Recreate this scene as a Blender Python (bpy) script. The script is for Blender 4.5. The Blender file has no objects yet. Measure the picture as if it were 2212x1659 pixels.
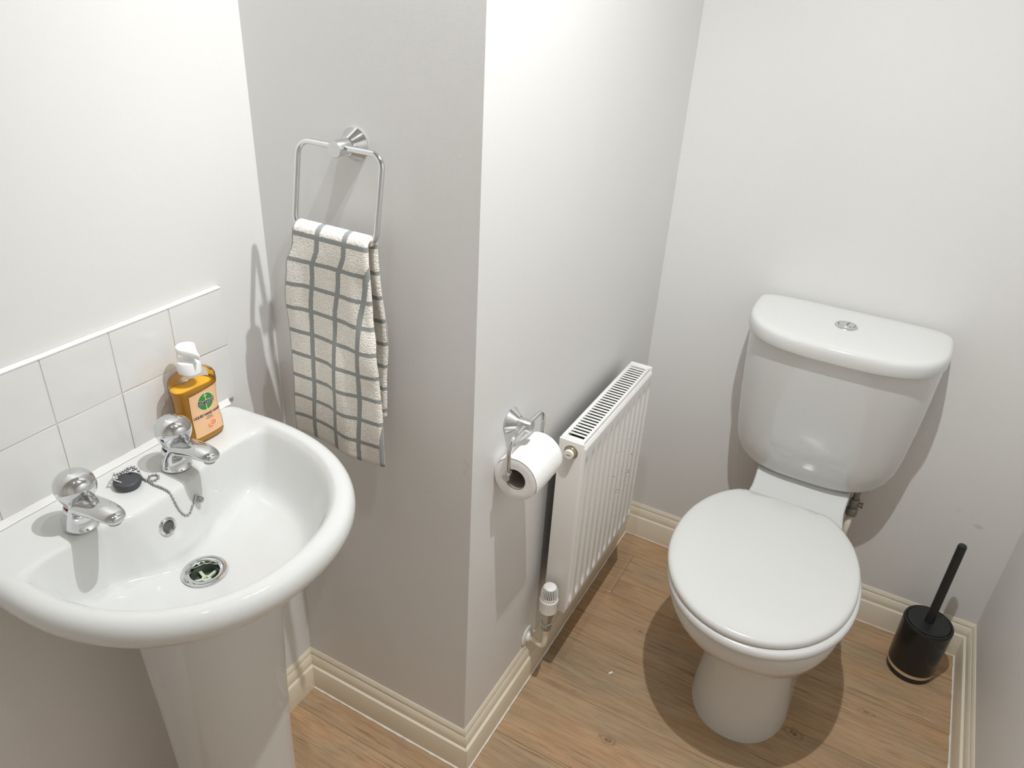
import bpy, bmesh, math, random
from math import sin, cos, pi, radians, sqrt, atan2, hypot
from mathutils import Vector, Matrix, Euler
from mathutils.bvhtree import BVHTree

random.seed(7)
scene = bpy.context.scene
COL = scene.collection

# ------------------------------------------------------------------ room measures (metres)
W1, YD, XE = 0.4188, 0.9233, 1.3679      # boxing face x, back wall y, right wall x
YF, HC = -1.36, 2.40                      # wall behind the camera, ceiling height
SK_T, SK_L, SK_H = 0.0171, 0.0675, 0.1087 # skirting thickness, ledge height, height


def smooth01(t):
    t = max(0.0, min(1.0, t))
    return t * t * (3 - 2 * t)


def lerp(a, b, t):
    return a + (b - a) * t


def interp(tab, z):
    if z <= tab[0][0]:
        return tab[0][1]
    for (a, va), (b, vb) in zip(tab, tab[1:]):
        if z <= b:
            return lerp(va, vb, smooth01((z - a) / (b - a)))
    return tab[-1][1]


# ------------------------------------------------------------------ materials
def new_mat(name):
    m = bpy.data.materials.new(name)
    m.use_nodes = True
    nt = m.node_tree
    return m, nt, nt.nodes['Principled BSDF']


def set_in(b, **kw):
    for k, v in kw.items():
        k = k.replace('_', ' ')
        if k in b.inputs:
            b.inputs[k].default_value = v


def srgb(r, g, b):
    f = lambda c: (c / 255 / 12.92) if c / 255 <= 0.04045 else ((c / 255 + 0.055) / 1.055) ** 2.4
    return (f(r), f(g), f(b), 1.0)


def simple(name, col, rough=0.5, metal=0.0, **kw):
    m, nt, b = new_mat(name)
    set_in(b, Base_Color=col, Roughness=rough, Metallic=metal, **kw)
    return m


def add_bump(nt, b, scale, strength, dist, detail=3.0, coord='Object'):
    tc = nt.nodes.new('ShaderNodeTexCoord')
    n = nt.nodes.new('ShaderNodeTexNoise')
    n.inputs['Scale'].default_value = scale
    n.inputs['Detail'].default_value = detail
    bp = nt.nodes.new('ShaderNodeBump')
    bp.inputs['Strength'].default_value = strength
    bp.inputs['Distance'].default_value = dist
    nt.links.new(tc.outputs[coord], n.inputs['Vector'])
    nt.links.new(n.outputs['Fac'], bp.inputs['Height'])
    nt.links.new(bp.outputs['Normal'], b.inputs['Normal'])
    return tc, n, bp


SCUFFS = [((1.245, 0.923, 0.412), (1, 1, 3.0), 0.040, 0.52, 0.30), ((1.283, 0.923, 0.388), (1, 1, 2.2), 0.018, 0.42, 0.40),
          ((1.368, 0.790, 0.170), (1, 1, 1.6), 0.022, 0.50, 0.45), ((1.368, 0.700, 0.150), (1, 1, 2.0), 0.020, 0.50, 0.45),
          ((0.402, 0.0, 0.775), (1.0, 1, 0.7), 0.016, 0.48, 0.40)]


def wall_material():
    m, nt, b = new_mat('wall_paint')
    set_in(b, Base_Color=(0.735, 0.728, 0.715, 1), Roughness=0.5)
    tc, n, bp = add_bump(nt, b, 330, 0.11, 0.0008, 2.0)
    # broad roller unevenness in the paint film
    n2 = nt.nodes.new('ShaderNodeTexNoise')
    n2.inputs['Scale'].default_value = 5
    n2.inputs['Detail'].default_value = 4
    mx = nt.nodes.new('ShaderNodeMix'); mx.data_type = 'RGBA'
    mx.inputs[6].default_value = (0.735, 0.728, 0.715, 1)
    mx.inputs[7].default_value = (0.755, 0.748, 0.736, 1)
    nt.links.new(tc.outputs['Object'], n2.inputs['Vector'])
    nt.links.new(n2.outputs['Fac'], mx.inputs[0])
    # scuffs and smudges on the paint: centre, radius, scale stretch, strength
    col = mx.outputs[2]
    edge = nt.nodes.new('ShaderNodeTexNoise'); edge.inputs['Scale'].default_value = 55; edge.inputs['Detail'].default_value = 5
    nt.links.new(tc.outputs['Object'], edge.inputs['Vector'])
    for ctr, st, r0, thr, amt in SCUFFS:
        su = nt.nodes.new('ShaderNodeVectorMath'); su.operation = 'SUBTRACT'; su.inputs[1].default_value = ctr
        sc = nt.nodes.new('ShaderNodeVectorMath'); sc.operation = 'MULTIPLY'; sc.inputs[1].default_value = st
        le = nt.nodes.new('ShaderNodeVectorMath'); le.operation = 'LENGTH'
        nt.links.new(tc.outputs['Object'], su.inputs[0]); nt.links.new(su.outputs[0], sc.inputs[0]); nt.links.new(sc.outputs[0], le.inputs[0])
        mr = nt.nodes.new('ShaderNodeMapRange'); mr.interpolation_type = 'SMOOTHSTEP'
        mr.inputs[1].default_value = r0; mr.inputs[2].default_value = 0.0; mr.inputs[3].default_value = 0.0; mr.inputs[4].default_value = 1.0
        nt.links.new(le.outputs['Value'], mr.inputs[0])
        gt = nt.nodes.new('ShaderNodeMapRange'); gt.inputs[1].default_value = thr; gt.inputs[2].default_value = thr + 0.12
        gt.inputs[3].default_value = 0.0; gt.inputs[4].default_value = amt
        nt.links.new(edge.outputs['Fac'], gt.inputs[0])
        mu = nt.nodes.new('ShaderNodeMath'); mu.operation = 'MULTIPLY'
        nt.links.new(mr.outputs[0], mu.inputs[0]); nt.links.new(gt.outputs[0], mu.inputs[1])
        m2 = nt.nodes.new('ShaderNodeMix'); m2.data_type = 'RGBA'; m2.inputs[7].default_value = (0.34, 0.29, 0.24, 1)
        nt.links.new(mu.outputs[0], m2.inputs[0]); nt.links.new(col, m2.inputs[6])
        col = m2.outputs[2]
    nt.links.new(col, b.inputs['Base Color'])
    return m


def floor_material():
    m, nt, b = new_mat('vinyl_oak_planks')
    N, L = nt.nodes, nt.links

    def math_(op, a=None, c=None, clamp=False):
        n = N.new('ShaderNodeMath'); n.operation = op; n.use_clamp = clamp
        for i, v in enumerate((a, c)):
            if v is None:
                continue
            if isinstance(v, (int, float)):
                n.inputs[i].default_value = v
            else:
                L.new(v, n.inputs[i])
        return n.outputs[0]

    def mix(f, c1, c2, mode='MIX'):
        n = N.new('ShaderNodeMix'); n.data_type = 'RGBA'; n.blend_type = mode
        for s, v in ((0, f), (6, c1), (7, c2)):
            if isinstance(v, (int, float)):
                n.inputs[s].default_value = v
            elif isinstance(v, tuple):
                n.inputs[s].default_value = v
            else:
                L.new(v, n.inputs[s])
        return n.outputs[2]

    def ramp(fac, stops):
        n = N.new('ShaderNodeValToRGB')
        e = n.color_ramp.elements
        while len(e) < len(stops):
            e.new(0.5)
        for el, (p, c) in zip(e, stops):
            el.position = p; el.color = c
        L.new(fac, n.inputs[0])
        return n.outputs[0]

    def noise(vec, scale, detail=4, rough=0.55, dist=0.0):
        n = N.new('ShaderNodeTexNoise')
        n.inputs['Scale'].default_value = scale; n.inputs['Detail'].default_value = detail
        n.inputs['Roughness'].default_value = rough; n.inputs['Distortion'].default_value = dist
        L.new(vec, n.inputs['Vector'])
        return n.outputs['Fac']

    tc = N.new('ShaderNodeTexCoord')
    sep = N.new('ShaderNodeSeparateXYZ'); L.new(tc.outputs['Object'], sep.inputs[0])
    X, Y = sep.outputs[0], sep.outputs[1]
    PW = 0.178
    rowf = math_('DIVIDE', math_('SUBTRACT', Y, 0.637 - 20 * PW), PW)
    row = math_('FLOOR', rowf)
    fr = math_('FRACT', rowf)
    wn = N.new('ShaderNodeTexWhiteNoise'); wn.noise_dimensions = '1D'; L.new(row, wn.inputs['W'])
    # staggered end joints; the row behind the radiator breaks at x = 0.498
    isrow = math_('COMPARE', row, 20.0); isrow.node.inputs[2].default_value = 0.4
    low = math_('LESS_THAN', row, 16.5)
    j0 = math_('ADD', math_('ADD', 0.26, math_('MULTIPLY', wn.outputs['Value'], 0.12)), math_('MULTIPLY', low, -0.40))
    joint = math_('ADD', math_('MULTIPLY', j0, math_('SUBTRACT', 1.0, isrow)), math_('MULTIPLY', isrow, 0.498))
    offs = math_('SUBTRACT', 1.22, joint)
    colf = math_('DIVIDE', math_('ADD', X, offs), 1.22)
    colm = math_('FLOOR', colf)
    frx = math_('FRACT', colf)
    cmb = N.new('ShaderNodeCombineXYZ'); L.new(row, cmb.inputs[0]); L.new(colm, cmb.inputs[1])
    wn2 = N.new('ShaderNodeTexWhiteNoise'); wn2.noise_dimensions = '3D'; L.new(cmb.outputs[0], wn2.inputs['Vector'])
    rnd = wn2.outputs['Value']
    # grain coordinates, shifted per plank so the figure never continues across a joint
    sh = N.new('ShaderNodeCombineXYZ')
    L.new(math_('MULTIPLY', rnd, 7.0), sh.inputs[0]); L.new(math_('MULTIPLY', rnd, 3.1), sh.inputs[1])
    va = N.new('ShaderNodeVectorMath'); va.operation = 'ADD'
    L.new(tc.outputs['Object'], va.inputs[0]); L.new(sh.outputs[0], va.inputs[1])

    def scaled(sx, sy):
        n = N.new('ShaderNodeVectorMath'); n.operation = 'MULTIPLY'
        L.new(va.outputs[0], n.inputs[0]); n.inputs[1].default_value = (sx, sy, 1)
        return n.outputs[0]

    broad = noise(scaled(2.2, 9), 1.6, 5, 0.6, 0.9)
    blotch = noise(scaled(1.5, 3.4), 2.6, 3, 0.5, 0.6)
    fine = noise(scaled(6, 190), 1.5, 4, 0.65, 0.3)
    mid = noise(scaled(2.4, 34), 1.7, 5, 0.6, 1.3)
    # cathedral figure: rings of a wave bent by noise
    wv = N.new('ShaderNodeTexWave'); wv.wave_type = 'BANDS'; wv.bands_direction = 'Y'
    wv.inputs['Scale'].default_value = 9; wv.inputs['Distortion'].default_value = 7
    wv.inputs['Detail'].default_value = 3; wv.inputs['Detail Scale'].default_value = 0.8
    L.new(scaled(0.55, 2.2), wv.inputs['Vector'])
    base = ramp(broad, [(0.28, srgb(136, 112, 84)), (0.46, srgb(176, 147, 114)), (0.60, srgb(198, 169, 135)), (0.78, srgb(166, 133, 99))])
    tint = ramp(blotch, [(0.3, srgb(164, 153, 130)), (0.5, srgb(192, 162, 128)), (0.70, srgb(198, 154, 114))])
    col = mix(0.5, base, tint)
    pl = ramp(rnd, [(0.0, (0.86, 0.86, 0.86, 1)), (0.5, (1.0, 0.985, 0.97, 1)), (1.0, (0.93, 0.915, 0.89, 1))])
    col = mix(1.0, col, pl, 'MULTIPLY')
    col = mix(0.16, col, ramp(wv.outputs['Fac'], [(0.0, srgb(150, 120, 92)), (0.55, srgb(196, 168, 138)), (1.0, srgb(186, 158, 128))]), 'MIX')
    col = mix(0.55, col, ramp(fine, [(0.30, (0.62, 0.56, 0.50, 1)), (0.46, (0.97, 0.96, 0.95, 1)), (1.0, (1.04, 1.04, 1.04, 1))]), 'MULTIPLY')
    # dark open pores: short narrow strokes along the plank
    pore = noise(scaled(9, 270), 1.0, 2, 0.5, 0.15)
    gate = noise(scaled(2.2, 9), 1.6, 3)
    pf = math_('MULTIPLY', ramp(pore, [(0.57, (0, 0, 0, 1)), (0.66, (1, 1, 1, 1))]), ramp(gate, [(0.40, (0, 0, 0, 1)), (0.58, (1, 1, 1, 1))]))
    col = mix(math_('MULTIPLY', pf, 0.52), col, srgb(92, 66, 42))
    col = mix(math_('MULTIPLY', ramp(mid, [(0.28, (1, 1, 1, 1)), (0.40, (0, 0, 0, 1))]), 0.45), col, srgb(118, 90, 64))

    # knots where the printed figure has them
    def knot(kx, ky, rx, ry, amt):
        dx = math_('DIVIDE', math_('SUBTRACT', X, kx), rx)
        dy = math_('DIVIDE', math_('SUBTRACT', Y, ky), ry)
        d = math_('SQRT', math_('ADD', math_('MULTIPLY', dx, dx), math_('MULTIPLY', dy, dy)))
        d = math_('ADD', d, math_('MULTIPLY', math_('SUBTRACT', noise(tc.outputs['Object'], 60, 3), 0.5), 0.9))
        ring = ramp(math_('FRACT', math_('MULTIPLY', d, 2.3)), [(0.0, (0, 0, 0, 1)), (0.35, (1, 1, 1, 1)), (0.8, (0.1, 0.1, 0.1, 1))])
        fall = ramp(d, [(0.15, (1, 1, 1, 1)), (1.0, (0, 0, 0, 1))])
        return math_('MULTIPLY', math_('MULTIPLY', ring, fall), amt)
    for k in ((0.668, 0.213, 0.030, 0.016, 0.85), (1.03, 0.452, 0.034, 0.020, 0.95), (0.30, -0.36, 0.03, 0.017, 0.7), (1.17, 0.60, 0.03, 0.012, 0.6),
              (0.62, 0.55, 0.028, 0.013, 0.6)):
        col = mix(knot(*k), col, srgb(100, 72, 50))
    # plank joints
    e1 = math_('LESS_THAN', math_('MULTIPLY', math_('MINIMUM', fr, math_('SUBTRACT', 1.0, fr)), PW), 0.0009)
    e2 = math_('LESS_THAN', math_('MULTIPLY', math_('MINIMUM', frx, math_('SUBTRACT', 1.0, frx)), 1.22), 0.0009)
    seam = math_('MAXIMUM', e1, e2)
    col = mix(math_('MULTIPLY', seam, 0.55), col, srgb(88, 66, 46))
    L.new(col, b.inputs['Base Color'])
    set_in(b, Roughness=0.46, Specular_IOR_Level=0.35)
    bp = N.new('ShaderNodeBump'); bp.inputs['Strength'].default_value = 0.35; bp.inputs['Distance'].default_value = 0.0008
    hh = math_('SUBTRACT', math_('ADD', fine, math_('MULTIPLY', pf, -0.8)), math_('MULTIPLY', seam, 1.2))
    L.new(hh, bp.inputs['Height']); L.new(bp.outputs['Normal'], b.inputs['Normal'])
    return m


def towel_material():
    m, nt, b = new_mat('terry_towel_check')
    N, L = nt.nodes, nt.links
    uv = N.new('ShaderNodeUVMap'); uv.uv_map = 'UVMap'
    sep = N.new('ShaderNodeSeparateXYZ'); L.new(uv.outputs[0], sep.inputs[0])

    def M(op, a, c=None):
        n = N.new('ShaderNodeMath'); n.operation = op
        for i, v in enumerate((a, c)):
            if v is None: continue
            if isinstance(v, (int, float)): n.inputs[i].default_value = v
            else: L.new(v, n.inputs[i])
        return n.outputs[0]
    wob = N.new('ShaderNodeTexNoise'); wob.inputs['Scale'].default_value = 420; wob.inputs['Detail'].default_value = 2
    L.new(uv.outputs[0], wob.inputs['Vector'])
    jit = M('MULTIPLY', M('SUBTRACT', wob.outputs['Fac'], 0.5), 0.0028)
    def stripe(c, period, phase, half):
        t = M('FRACT', M('DIVIDE', M('ADD', M('ADD', c, jit), phase), period))
        d = M('MULTIPLY', M('ABSOLUTE', M('SUBTRACT', t, 0.5)), period)
        return M('LESS_THAN', d, half)
    # u: stripes every 54 mm, v: every 41.5 mm
    su = stripe(sep.outputs[0], 0.0505, 0.0505 * 0.5 - 0.0535, 0.0045)
    sv = stripe(sep.outputs[1], 0.0415, 0.0415 * 0.5 - 0.018, 0.0035)
    hem = M('GREATER_THAN', sep.outputs[1], 0.372)
    st = M('MAXIMUM', su, M('MULTIPLY', sv, M('SUBTRACT', 1.0, hem)))
    vo = N.new('ShaderNodeTexVoronoi'); vo.inputs['Scale'].default_value = 460
    L.new(uv.outputs[0], vo.inputs['Vector'])
    r = N.new('ShaderNodeValToRGB')
    r.color_ramp.elements[0].position = 0.0; r.color_ramp.elements[0].color = srgb(252, 250, 246)
    r.color_ramp.elements[1].position = 0.75; r.color_ramp.elements[1].color = srgb(228, 222, 212)  # shading between the terry loops is put into the colour
    L.new(vo.outputs['Distance'], r.inputs[0])
    mx0 = N.new('ShaderNodeMix'); mx0.data_type = 'RGBA'
    L.new(hem, mx0.inputs[0]); L.new(r.outputs[0], mx0.inputs[6]); mx0.inputs[7].default_value = srgb(232, 230, 224)
    mx = N.new('ShaderNodeMix'); mx.data_type = 'RGBA'
    L.new(st, mx.inputs[0]); L.new(mx0.outputs[2], mx.inputs[6]); mx.inputs[7].default_value = srgb(150, 153, 152)
    L.new(mx.outputs[2], b.inputs['Base Color'])
    set_in(b, Roughness=0.95, Specular_IOR_Level=0.1, Sheen_Weight=0.25)
    flat = M('MAXIMUM', st, hem)
    h = M('MULTIPLY', M('SUBTRACT', 1.0, vo.outputs['Distance']), M('SUBTRACT', 1.0, M('MULTIPLY', flat, 0.9)))
    h = M('ADD', h, M('MULTIPLY', M('SUBTRACT', 1.0, flat), 0.7))
    bp = N.new('ShaderNodeBump'); bp.inputs['Strength'].default_value = 0.55; bp.inputs['Distance'].default_value = 0.0014
    L.new(h, bp.inputs['Height']); L.new(bp.outputs['Normal'], b.inputs['Normal'])
    return m


def radiator_material():
    """white enamel with a scatter of rust pin-holes low on the front"""
    m, nt, b = new_mat('radiator_enamel')
    N, L = nt.nodes, nt.links
    set_in(b, Roughness=0.32)
    tc = N.new('ShaderNodeNewGeometry')
    vo = N.new('ShaderNodeTexVoronoi'); vo.inputs['Scale'].default_value = 95
    L.new(tc.outputs['Position'], vo.inputs['Vector'])
    r = N.new('ShaderNodeValToRGB')
    r.color_ramp.elements[0].position = 0.13; r.color_ramp.elements[0].color = (1, 1, 1, 1)
    r.color_ramp.elements[1].position = 0.20; r.color_ramp.elements[1].color = (0, 0, 0, 1)
    L.new(vo.outputs['Distance'], r.inputs[0])
    sp = N.new('ShaderNodeVectorMath'); sp.operation = 'DISTANCE'
    L.new(tc.outputs['Position'], sp.inputs[0]); sp.inputs[1].default_value = (0.500, 0.575, 0.47)
    r2 = N.new('ShaderNodeValToRGB')
    r2.color_ramp.elements[0].position = 0.03; r2.color_ramp.elements[0].color = (1, 1, 1, 1)
    r2.color_ramp.elements[1].position = 0.135; r2.color_ramp.elements[1].color = (0, 0, 0, 1)
    L.new(sp.outputs['Value'], r2.inputs[0])
    no = N.new('ShaderNodeTexNoise'); no.inputs['Scale'].default_value = 40
    L.new(tc.outputs['Position'], no.inputs['Vector'])
    g = N.new('ShaderNodeMath'); g.operation = 'GREATER_THAN'; g.inputs[1].default_value = 0.5
    L.new(no.outputs['Fac'], g.inputs[0])
    a = N.new('ShaderNodeMath'); a.operation = 'MULTIPLY'; L.new(r.outputs[0], a.inputs[0]); L.new(r2.outputs[0], a.inputs[1])
    a2 = N.new('ShaderNodeMath'); a2.operation = 'MULTIPLY'; L.new(a.outputs[0], a2.inputs[0]); L.new(g.outputs[0], a2.inputs[1])
    mx = N.new('ShaderNodeMix'); mx.data_type = 'RGBA'
    mx.inputs[6].default_value = (0.80, 0.79, 0.765, 1); mx.inputs[7].default_value = srgb(92, 70, 50)
    L.new(a2.outputs[0], mx.inputs[0]); L.new(mx.outputs[2], b.inputs['Base Color'])
    return m


def shell_material():
    m = bpy.data.materials.new('clear_plastic'); m.use_nodes = True
    nt = m.node_tree; nt.nodes.clear()
    out = nt.nodes.new('ShaderNodeOutputMaterial')
    tr = nt.nodes.new('ShaderNodeBsdfTransparent'); tr.inputs[0].default_value = (0.97, 0.95, 0.92, 1)
    gl = nt.nodes.new('ShaderNodeBsdfGlossy'); gl.inputs['Roughness'].default_value = 0.05
    fr = nt.nodes.new('ShaderNodeFresnel'); fr.inputs[0].default_value = 1.45
    mx = nt.nodes.new('ShaderNodeMixShader')
    nt.links.new(fr.outputs[0], mx.inputs[0]); nt.links.new(tr.outputs[0], mx.inputs[1]); nt.links.new(gl.outputs[0], mx.inputs[2])
    nt.links.new(mx.outputs[0], out.inputs[0])
    return m


M_WALL = wall_material()
M_CEIL = simple('ceiling_paint', (0.72, 0.715, 0.70, 1), 0.8)
M_FLOOR = floor_material()
M_SKIRT = simple('skirting_gloss', (0.78, 0.71, 0.575, 1), 0.28)
M_SEAL = simple('white_sealant', (0.86, 0.85, 0.83, 1), 0.3)
M_CER = simple('white_ceramic', (0.695, 0.70, 0.688, 1), 0.07)
M_SEAT = simple('white_seat_plastic', (0.735, 0.735, 0.722, 1), 0.22)
M_CHROME = simple('chrome', (0.74, 0.75, 0.76, 1), 0.07, 1.0)
M_SATIN = simple('satin_chrome', (0.70, 0.70, 0.71, 1), 0.24, 1.0)
M_RAD = radiator_material()
M_RADIN = simple('radiator_inside_shade', (0.035, 0.034, 0.033, 1), 0.8)  # near-black puts the shade behind the grille slots into the colour
M_TILE = simple('glazed_tile', (0.745, 0.74, 0.725, 1), 0.10)
add_bump(M_TILE.node_tree, M_TILE.node_tree.nodes['Principled BSDF'], 26, 0.25, 0.002, 1.0)
M_GROUT = simple('tile_grout', (0.66, 0.62, 0.55, 1), 0.85)
M_TOWEL = towel_material()
M_PAPER = simple('tissue_paper', (0.90, 0.895, 0.885, 1), 0.9, Specular_IOR_Level=0.1)
add_bump(M_PAPER.node_tree, M_PAPER.node_tree.nodes['Principled BSDF'], 300, 0.35, 0.001, 2.0)
M_CORE = simple('grey_cardboard', srgb(150, 142, 132), 0.9)
M_BLACK = simple('black_gloss', (0.012, 0.013, 0.013, 1), 0.22)
M_BLACKM = simple('black_matt', (0.016, 0.017, 0.018, 1), 0.42)
M_BAND = simple('pale_wood_band', srgb(206, 182, 152), 0.5)
M_RUBBER = simple('grey_rubber', (0.055, 0.058, 0.062, 1), 0.5)
M_STEEL = simple('dull_steel', (0.42, 0.42, 0.42, 1), 0.22, 1.0)
M_BRASS = simple('worn_brass', (0.50, 0.44, 0.30, 1), 0.28, 1.0)
M_BRASSD = simple('grey_fitting', (0.30, 0.29, 0.27, 1), 0.4, 0.8)
M_WHITEP = simple('white_plastic', (0.83, 0.82, 0.79, 1), 0.35)
M_PUMP = simple('pump_plastic', (0.88, 0.88, 0.87, 1), 0.3)
M_DARK = simple('dark_gap', (0.02, 0.02, 0.02, 1), 0.8)
M_RED = simple('red_ring', srgb(150, 30, 28), 0.35)
M_BLUE = simple('blue_ring', srgb(42, 40, 92), 0.35)
M_TRAP = simple('drain_throat', srgb(78, 88, 76), 0.35)
M_SPOKE = simple('drain_spokes', srgb(206, 214, 192), 0.4)
M_SHELL = shell_material()
M_LIQ = simple('orange_soap', (1.0, 0.56, 0.05, 1), 0.12, 0.0, Transmission_Weight=0.08, IOR=1.15)
M_LABEL = simple('peach_label', srgb(240, 194, 150), 0.4)
M_GREEN = simple('label_green', srgb(62, 140, 40), 0.4)
M_NAVY = simple('label_navy', srgb(38, 28, 68), 0.4)
M_LWHITE = simple('label_white', srgb(240, 238, 230), 0.4)
M_ORFR = simple('label_orange', srgb(244, 150, 100), 0.4)
M_DOOR = simple('door_gloss', (0.80, 0.79, 0.77, 1), 0.3)
M_WOOD = simple('splinter_wood', srgb(205, 170, 125), 0.6)
M_BULB, _nt, _b = new_mat('lamp_glass')
set_in(_b, Emission_Color=(1, 0.95, 0.88, 1), Emission_Strength=8.0, Base_Color=(1, 1, 1, 1))


# ------------------------------------------------------------------ mesh helpers
class MB:
    def __init__(self):
        self.bm = bmesh.new()

    def loops(self, rings, cap0=True, cap1=True, mi=0, closed=True):
        """rings: list of equal-length point lists, skinned one to the next"""
        bm = self.bm
        vs = [[bm.verts.new(p) for p in r] for r in rings]
        n = len(rings[0])
        fs = []
        for a, b in zip(vs, vs[1:]):
            for i in range(n if closed else n - 1):
                j = (i + 1) % n
                fs.append(bm.faces.new((a[i], a[j], b[j], b[i])))
        if cap0: fs.append(bm.faces.new(list(reversed(vs[0]))))
        if cap1: fs.append(bm.faces.new(vs[-1]))
        for f in fs: f.material_index = mi
        return vs

    def lathe(self, prof, origin=(0, 0, 0), axis='Z', n=48, mi=0, cap0=True, cap1=True, mat=None, fn=None):
        """prof: (radius, height) pairs; revolved about an axis through origin"""
        rings = []
        for r, h in prof:
            ring = []
            for i in range(n):
                a = 2 * pi * i / n
                rr = fn(r, h, a) if fn else r
                p = Vector((rr * cos(a), rr * sin(a), h))
                if mat is not None:
                    p = mat @ p
                elif axis == 'X':
                    p = Vector((p.z, p.x, p.y))
                elif axis == 'Y':
                    p = Vector((p.y, p.z, p.x))
                elif axis == '-Y':
                    p = Vector((p.x, -p.z, p.y))
                ring.append(p + Vector(origin))
            rings.append(ring)
        return self.loops(rings, cap0, cap1, mi)

    def tube(self, pts, r, n=16, mi=0, cyclic=False, caps=True):
        pts = [Vector(p) for p in pts]
        rings = []
        m = len(pts)
        t0 = None
        up = None
        for i, p in enumerate(pts):
            if cyclic:
                t = (pts[(i + 1) % m] - pts[i - 1]).normalized()
            else:
                t = (pts[min(i + 1, m - 1)] - pts[max(i - 1, 0)]).normalized()
            if up is None:
                up = Vector((0, 0, 1)) if abs(t.z) < 0.9 else Vector((1, 0, 0))
                up = (up - t * up.dot(t)).normalized()
            else:
                up = (up - t * up.dot(t)).normalized()
            s = t.cross(up)
            rr = r[i] if isinstance(r, (list, tuple)) else r
            rings.append([p + up * (rr * cos(2 * pi * k / n)) + s * (rr * sin(2 * pi * k / n)) for k in range(n)])
        if cyclic:
            rings.append(rings[0])
            vs = self.loops(rings[:-1], False, False, mi)
            a, b = vs[-1], vs[0]
            # align last to first ring by nearest vertex
            k0 = min(range(n), key=lambda k: (a[0].co - b[k].co).length)
            for i in range(n):
                self.bm.faces.new((a[i], a[(i + 1) % n], b[(k0 + i + 1) % n], b[(k0 + i) % n])).material_index = mi
        else:
            self.loops(rings, caps, caps, mi)

    def box(self, lo, hi, bevel=0.0, seg=2, mi=0):
        bm2 = bmesh.new()
        bmesh.ops.create_cube(bm2, size=1)
        for v in bm2.verts:
            v.co = Vector([lerp(lo[k], hi[k], v.co[k] + 0.5) for k in range(3)])
        if bevel:
            bmesh.ops.bevel(bm2, geom=list(bm2.edges), offset=bevel, segments=seg, affect='EDGES', profile=0.5)
        self.absorb(bm2, mi)

    def absorb(self, bm2, mi=0, mat=None):
        m = {}
        for v in bm2.verts:
            m[v] = self.bm.verts.new(mat @ v.co if mat is not None else v.co)
        for f in bm2.faces:
            try:
                self.bm.faces.new([m[v] for v in f.verts]).material_index = mi
            except ValueError:
                pass
        bm2.free()

    def prism(self, poly, z0, z1, mi=0):
        self.loops([[(x, y, z0) for x, y in poly], [(x, y, z1) for x, y in poly]], True, True, mi)

    def sphere(self, c, r, mi=0, u=12, v=8):
        bm2 = bmesh.new()
        bmesh.ops.create_uvsphere(bm2, u_segments=u, v_segments=v, radius=r)
        self.absorb(bm2, mi, Matrix.Translation(c))

    def build(self, name, mats, parent=None, smooth=True, angle=40, subsurf=0, xf=None):
        """one mesh object; coordinates are world coordinates unless xf moves them"""
        bm = self.bm
        bmesh.ops.recalc_face_normals(bm, faces=bm.faces)
        if xf is not None:
            bm.transform(xf)
        root = parent
        while root is not None and root.parent is not None:
            root = root.parent
        if root is not None:
            bm.transform(Matrix.Translation(-root.location))
        me = bpy.data.meshes.new(name)
        bm.to_mesh(me); bm.free()
        for mt in (mats if isinstance(mats, (list, tuple)) else [mats]):
            me.materials.append(mt)
        o = bpy.data.objects.new(name, me)
        COL.objects.link(o)
        if parent is not None:
            o.parent = parent
        if subsurf:
            md = o.modifiers.new('subsurf', 'SUBSURF'); md.levels = subsurf; md.render_levels = subsurf
        if smooth:
            for p in me.polygons: p.use_smooth = True
            if angle < 180 and not subsurf:
                me.set_sharp_from_angle(angle=radians(angle))
        return o


def thing(name, label, cat, loc, group=None):
    o = bpy.data.objects.new(name, None)
    o.empty_display_size = 0.05
    COL.objects.link(o)
    o.location = loc
    o['label'] = label; o['category'] = cat
    if group: o['group'] = group
    return o


def tag(o, label, cat, group=None):
    o['label'] = label; o['category'] = cat
    if group: o['group'] = group
    return o


def structure(o, label=None):
    o['kind'] = 'structure'
    if label: o['label'] = label
    return o


def superloop(cx, cy, a, bf, bb, z, n=96, ef=2.2, eb=4.0, clip=None):
    """plan outline: half-width a along x, bf toward -y, bb toward +y"""
    out = []
    for i in range(n):
        t = 2 * pi * i / n
        c, s = cos(t), sin(t)
        e = ef if s < 0 else eb
        b = bf if s < 0 else bb
        r = (abs(c / a) ** e + abs(s / b) ** e) ** (-1 / e)
        x, y = cx + r * c, cy + r * s
        if clip is not None and y > clip:
            y = clip
        out.append((x, y, z))
    return out


# ------------------------------------------------------------------ room shell
def prism_obj(name, poly, z0, z1, mat, label=None):
    b = MB(); b.prism(poly, z0, z1)
    return structure(b.build(name, mat, smooth=False), label)


T = 0.10
prism_obj('floor', [(-T, YF - T), (XE + T, YF - T), (XE + T, YD + T), (-T, YD + T)], -0.06, 0.0, M_FLOOR, 'oak-effect plank floor')
prism_obj('ceiling', [(-T, YF - T), (XE + T, YF - T), (XE + T, YD + T), (-T, YD + T)], HC, HC + 0.06, M_CEIL, 'white ceiling above the room')
prism_obj('wall_left', [(0, YF), (0, 0), (-T, T), (-T, YF - T)], 0, HC, M_WALL, 'white wall behind the washbasin')
prism_obj('wall_return', [(0, 0), (W1, 0), (W1 - T, T), (-T, T)], 0, HC, M_WALL, 'short white wall carrying the towel ring')
prism_obj('wall_recess', [(W1, 0), (W1, YD), (W1 - T, YD + T), (W1 - T, T)], 0, HC, M_WALL, 'white wall behind the radiator')
prism_obj('wall_back', [(W1, YD), (XE, YD), (XE + T, YD + T), (W1 - T, YD + T)], 0, HC, M_WALL, 'white wall behind the toilet')
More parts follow.
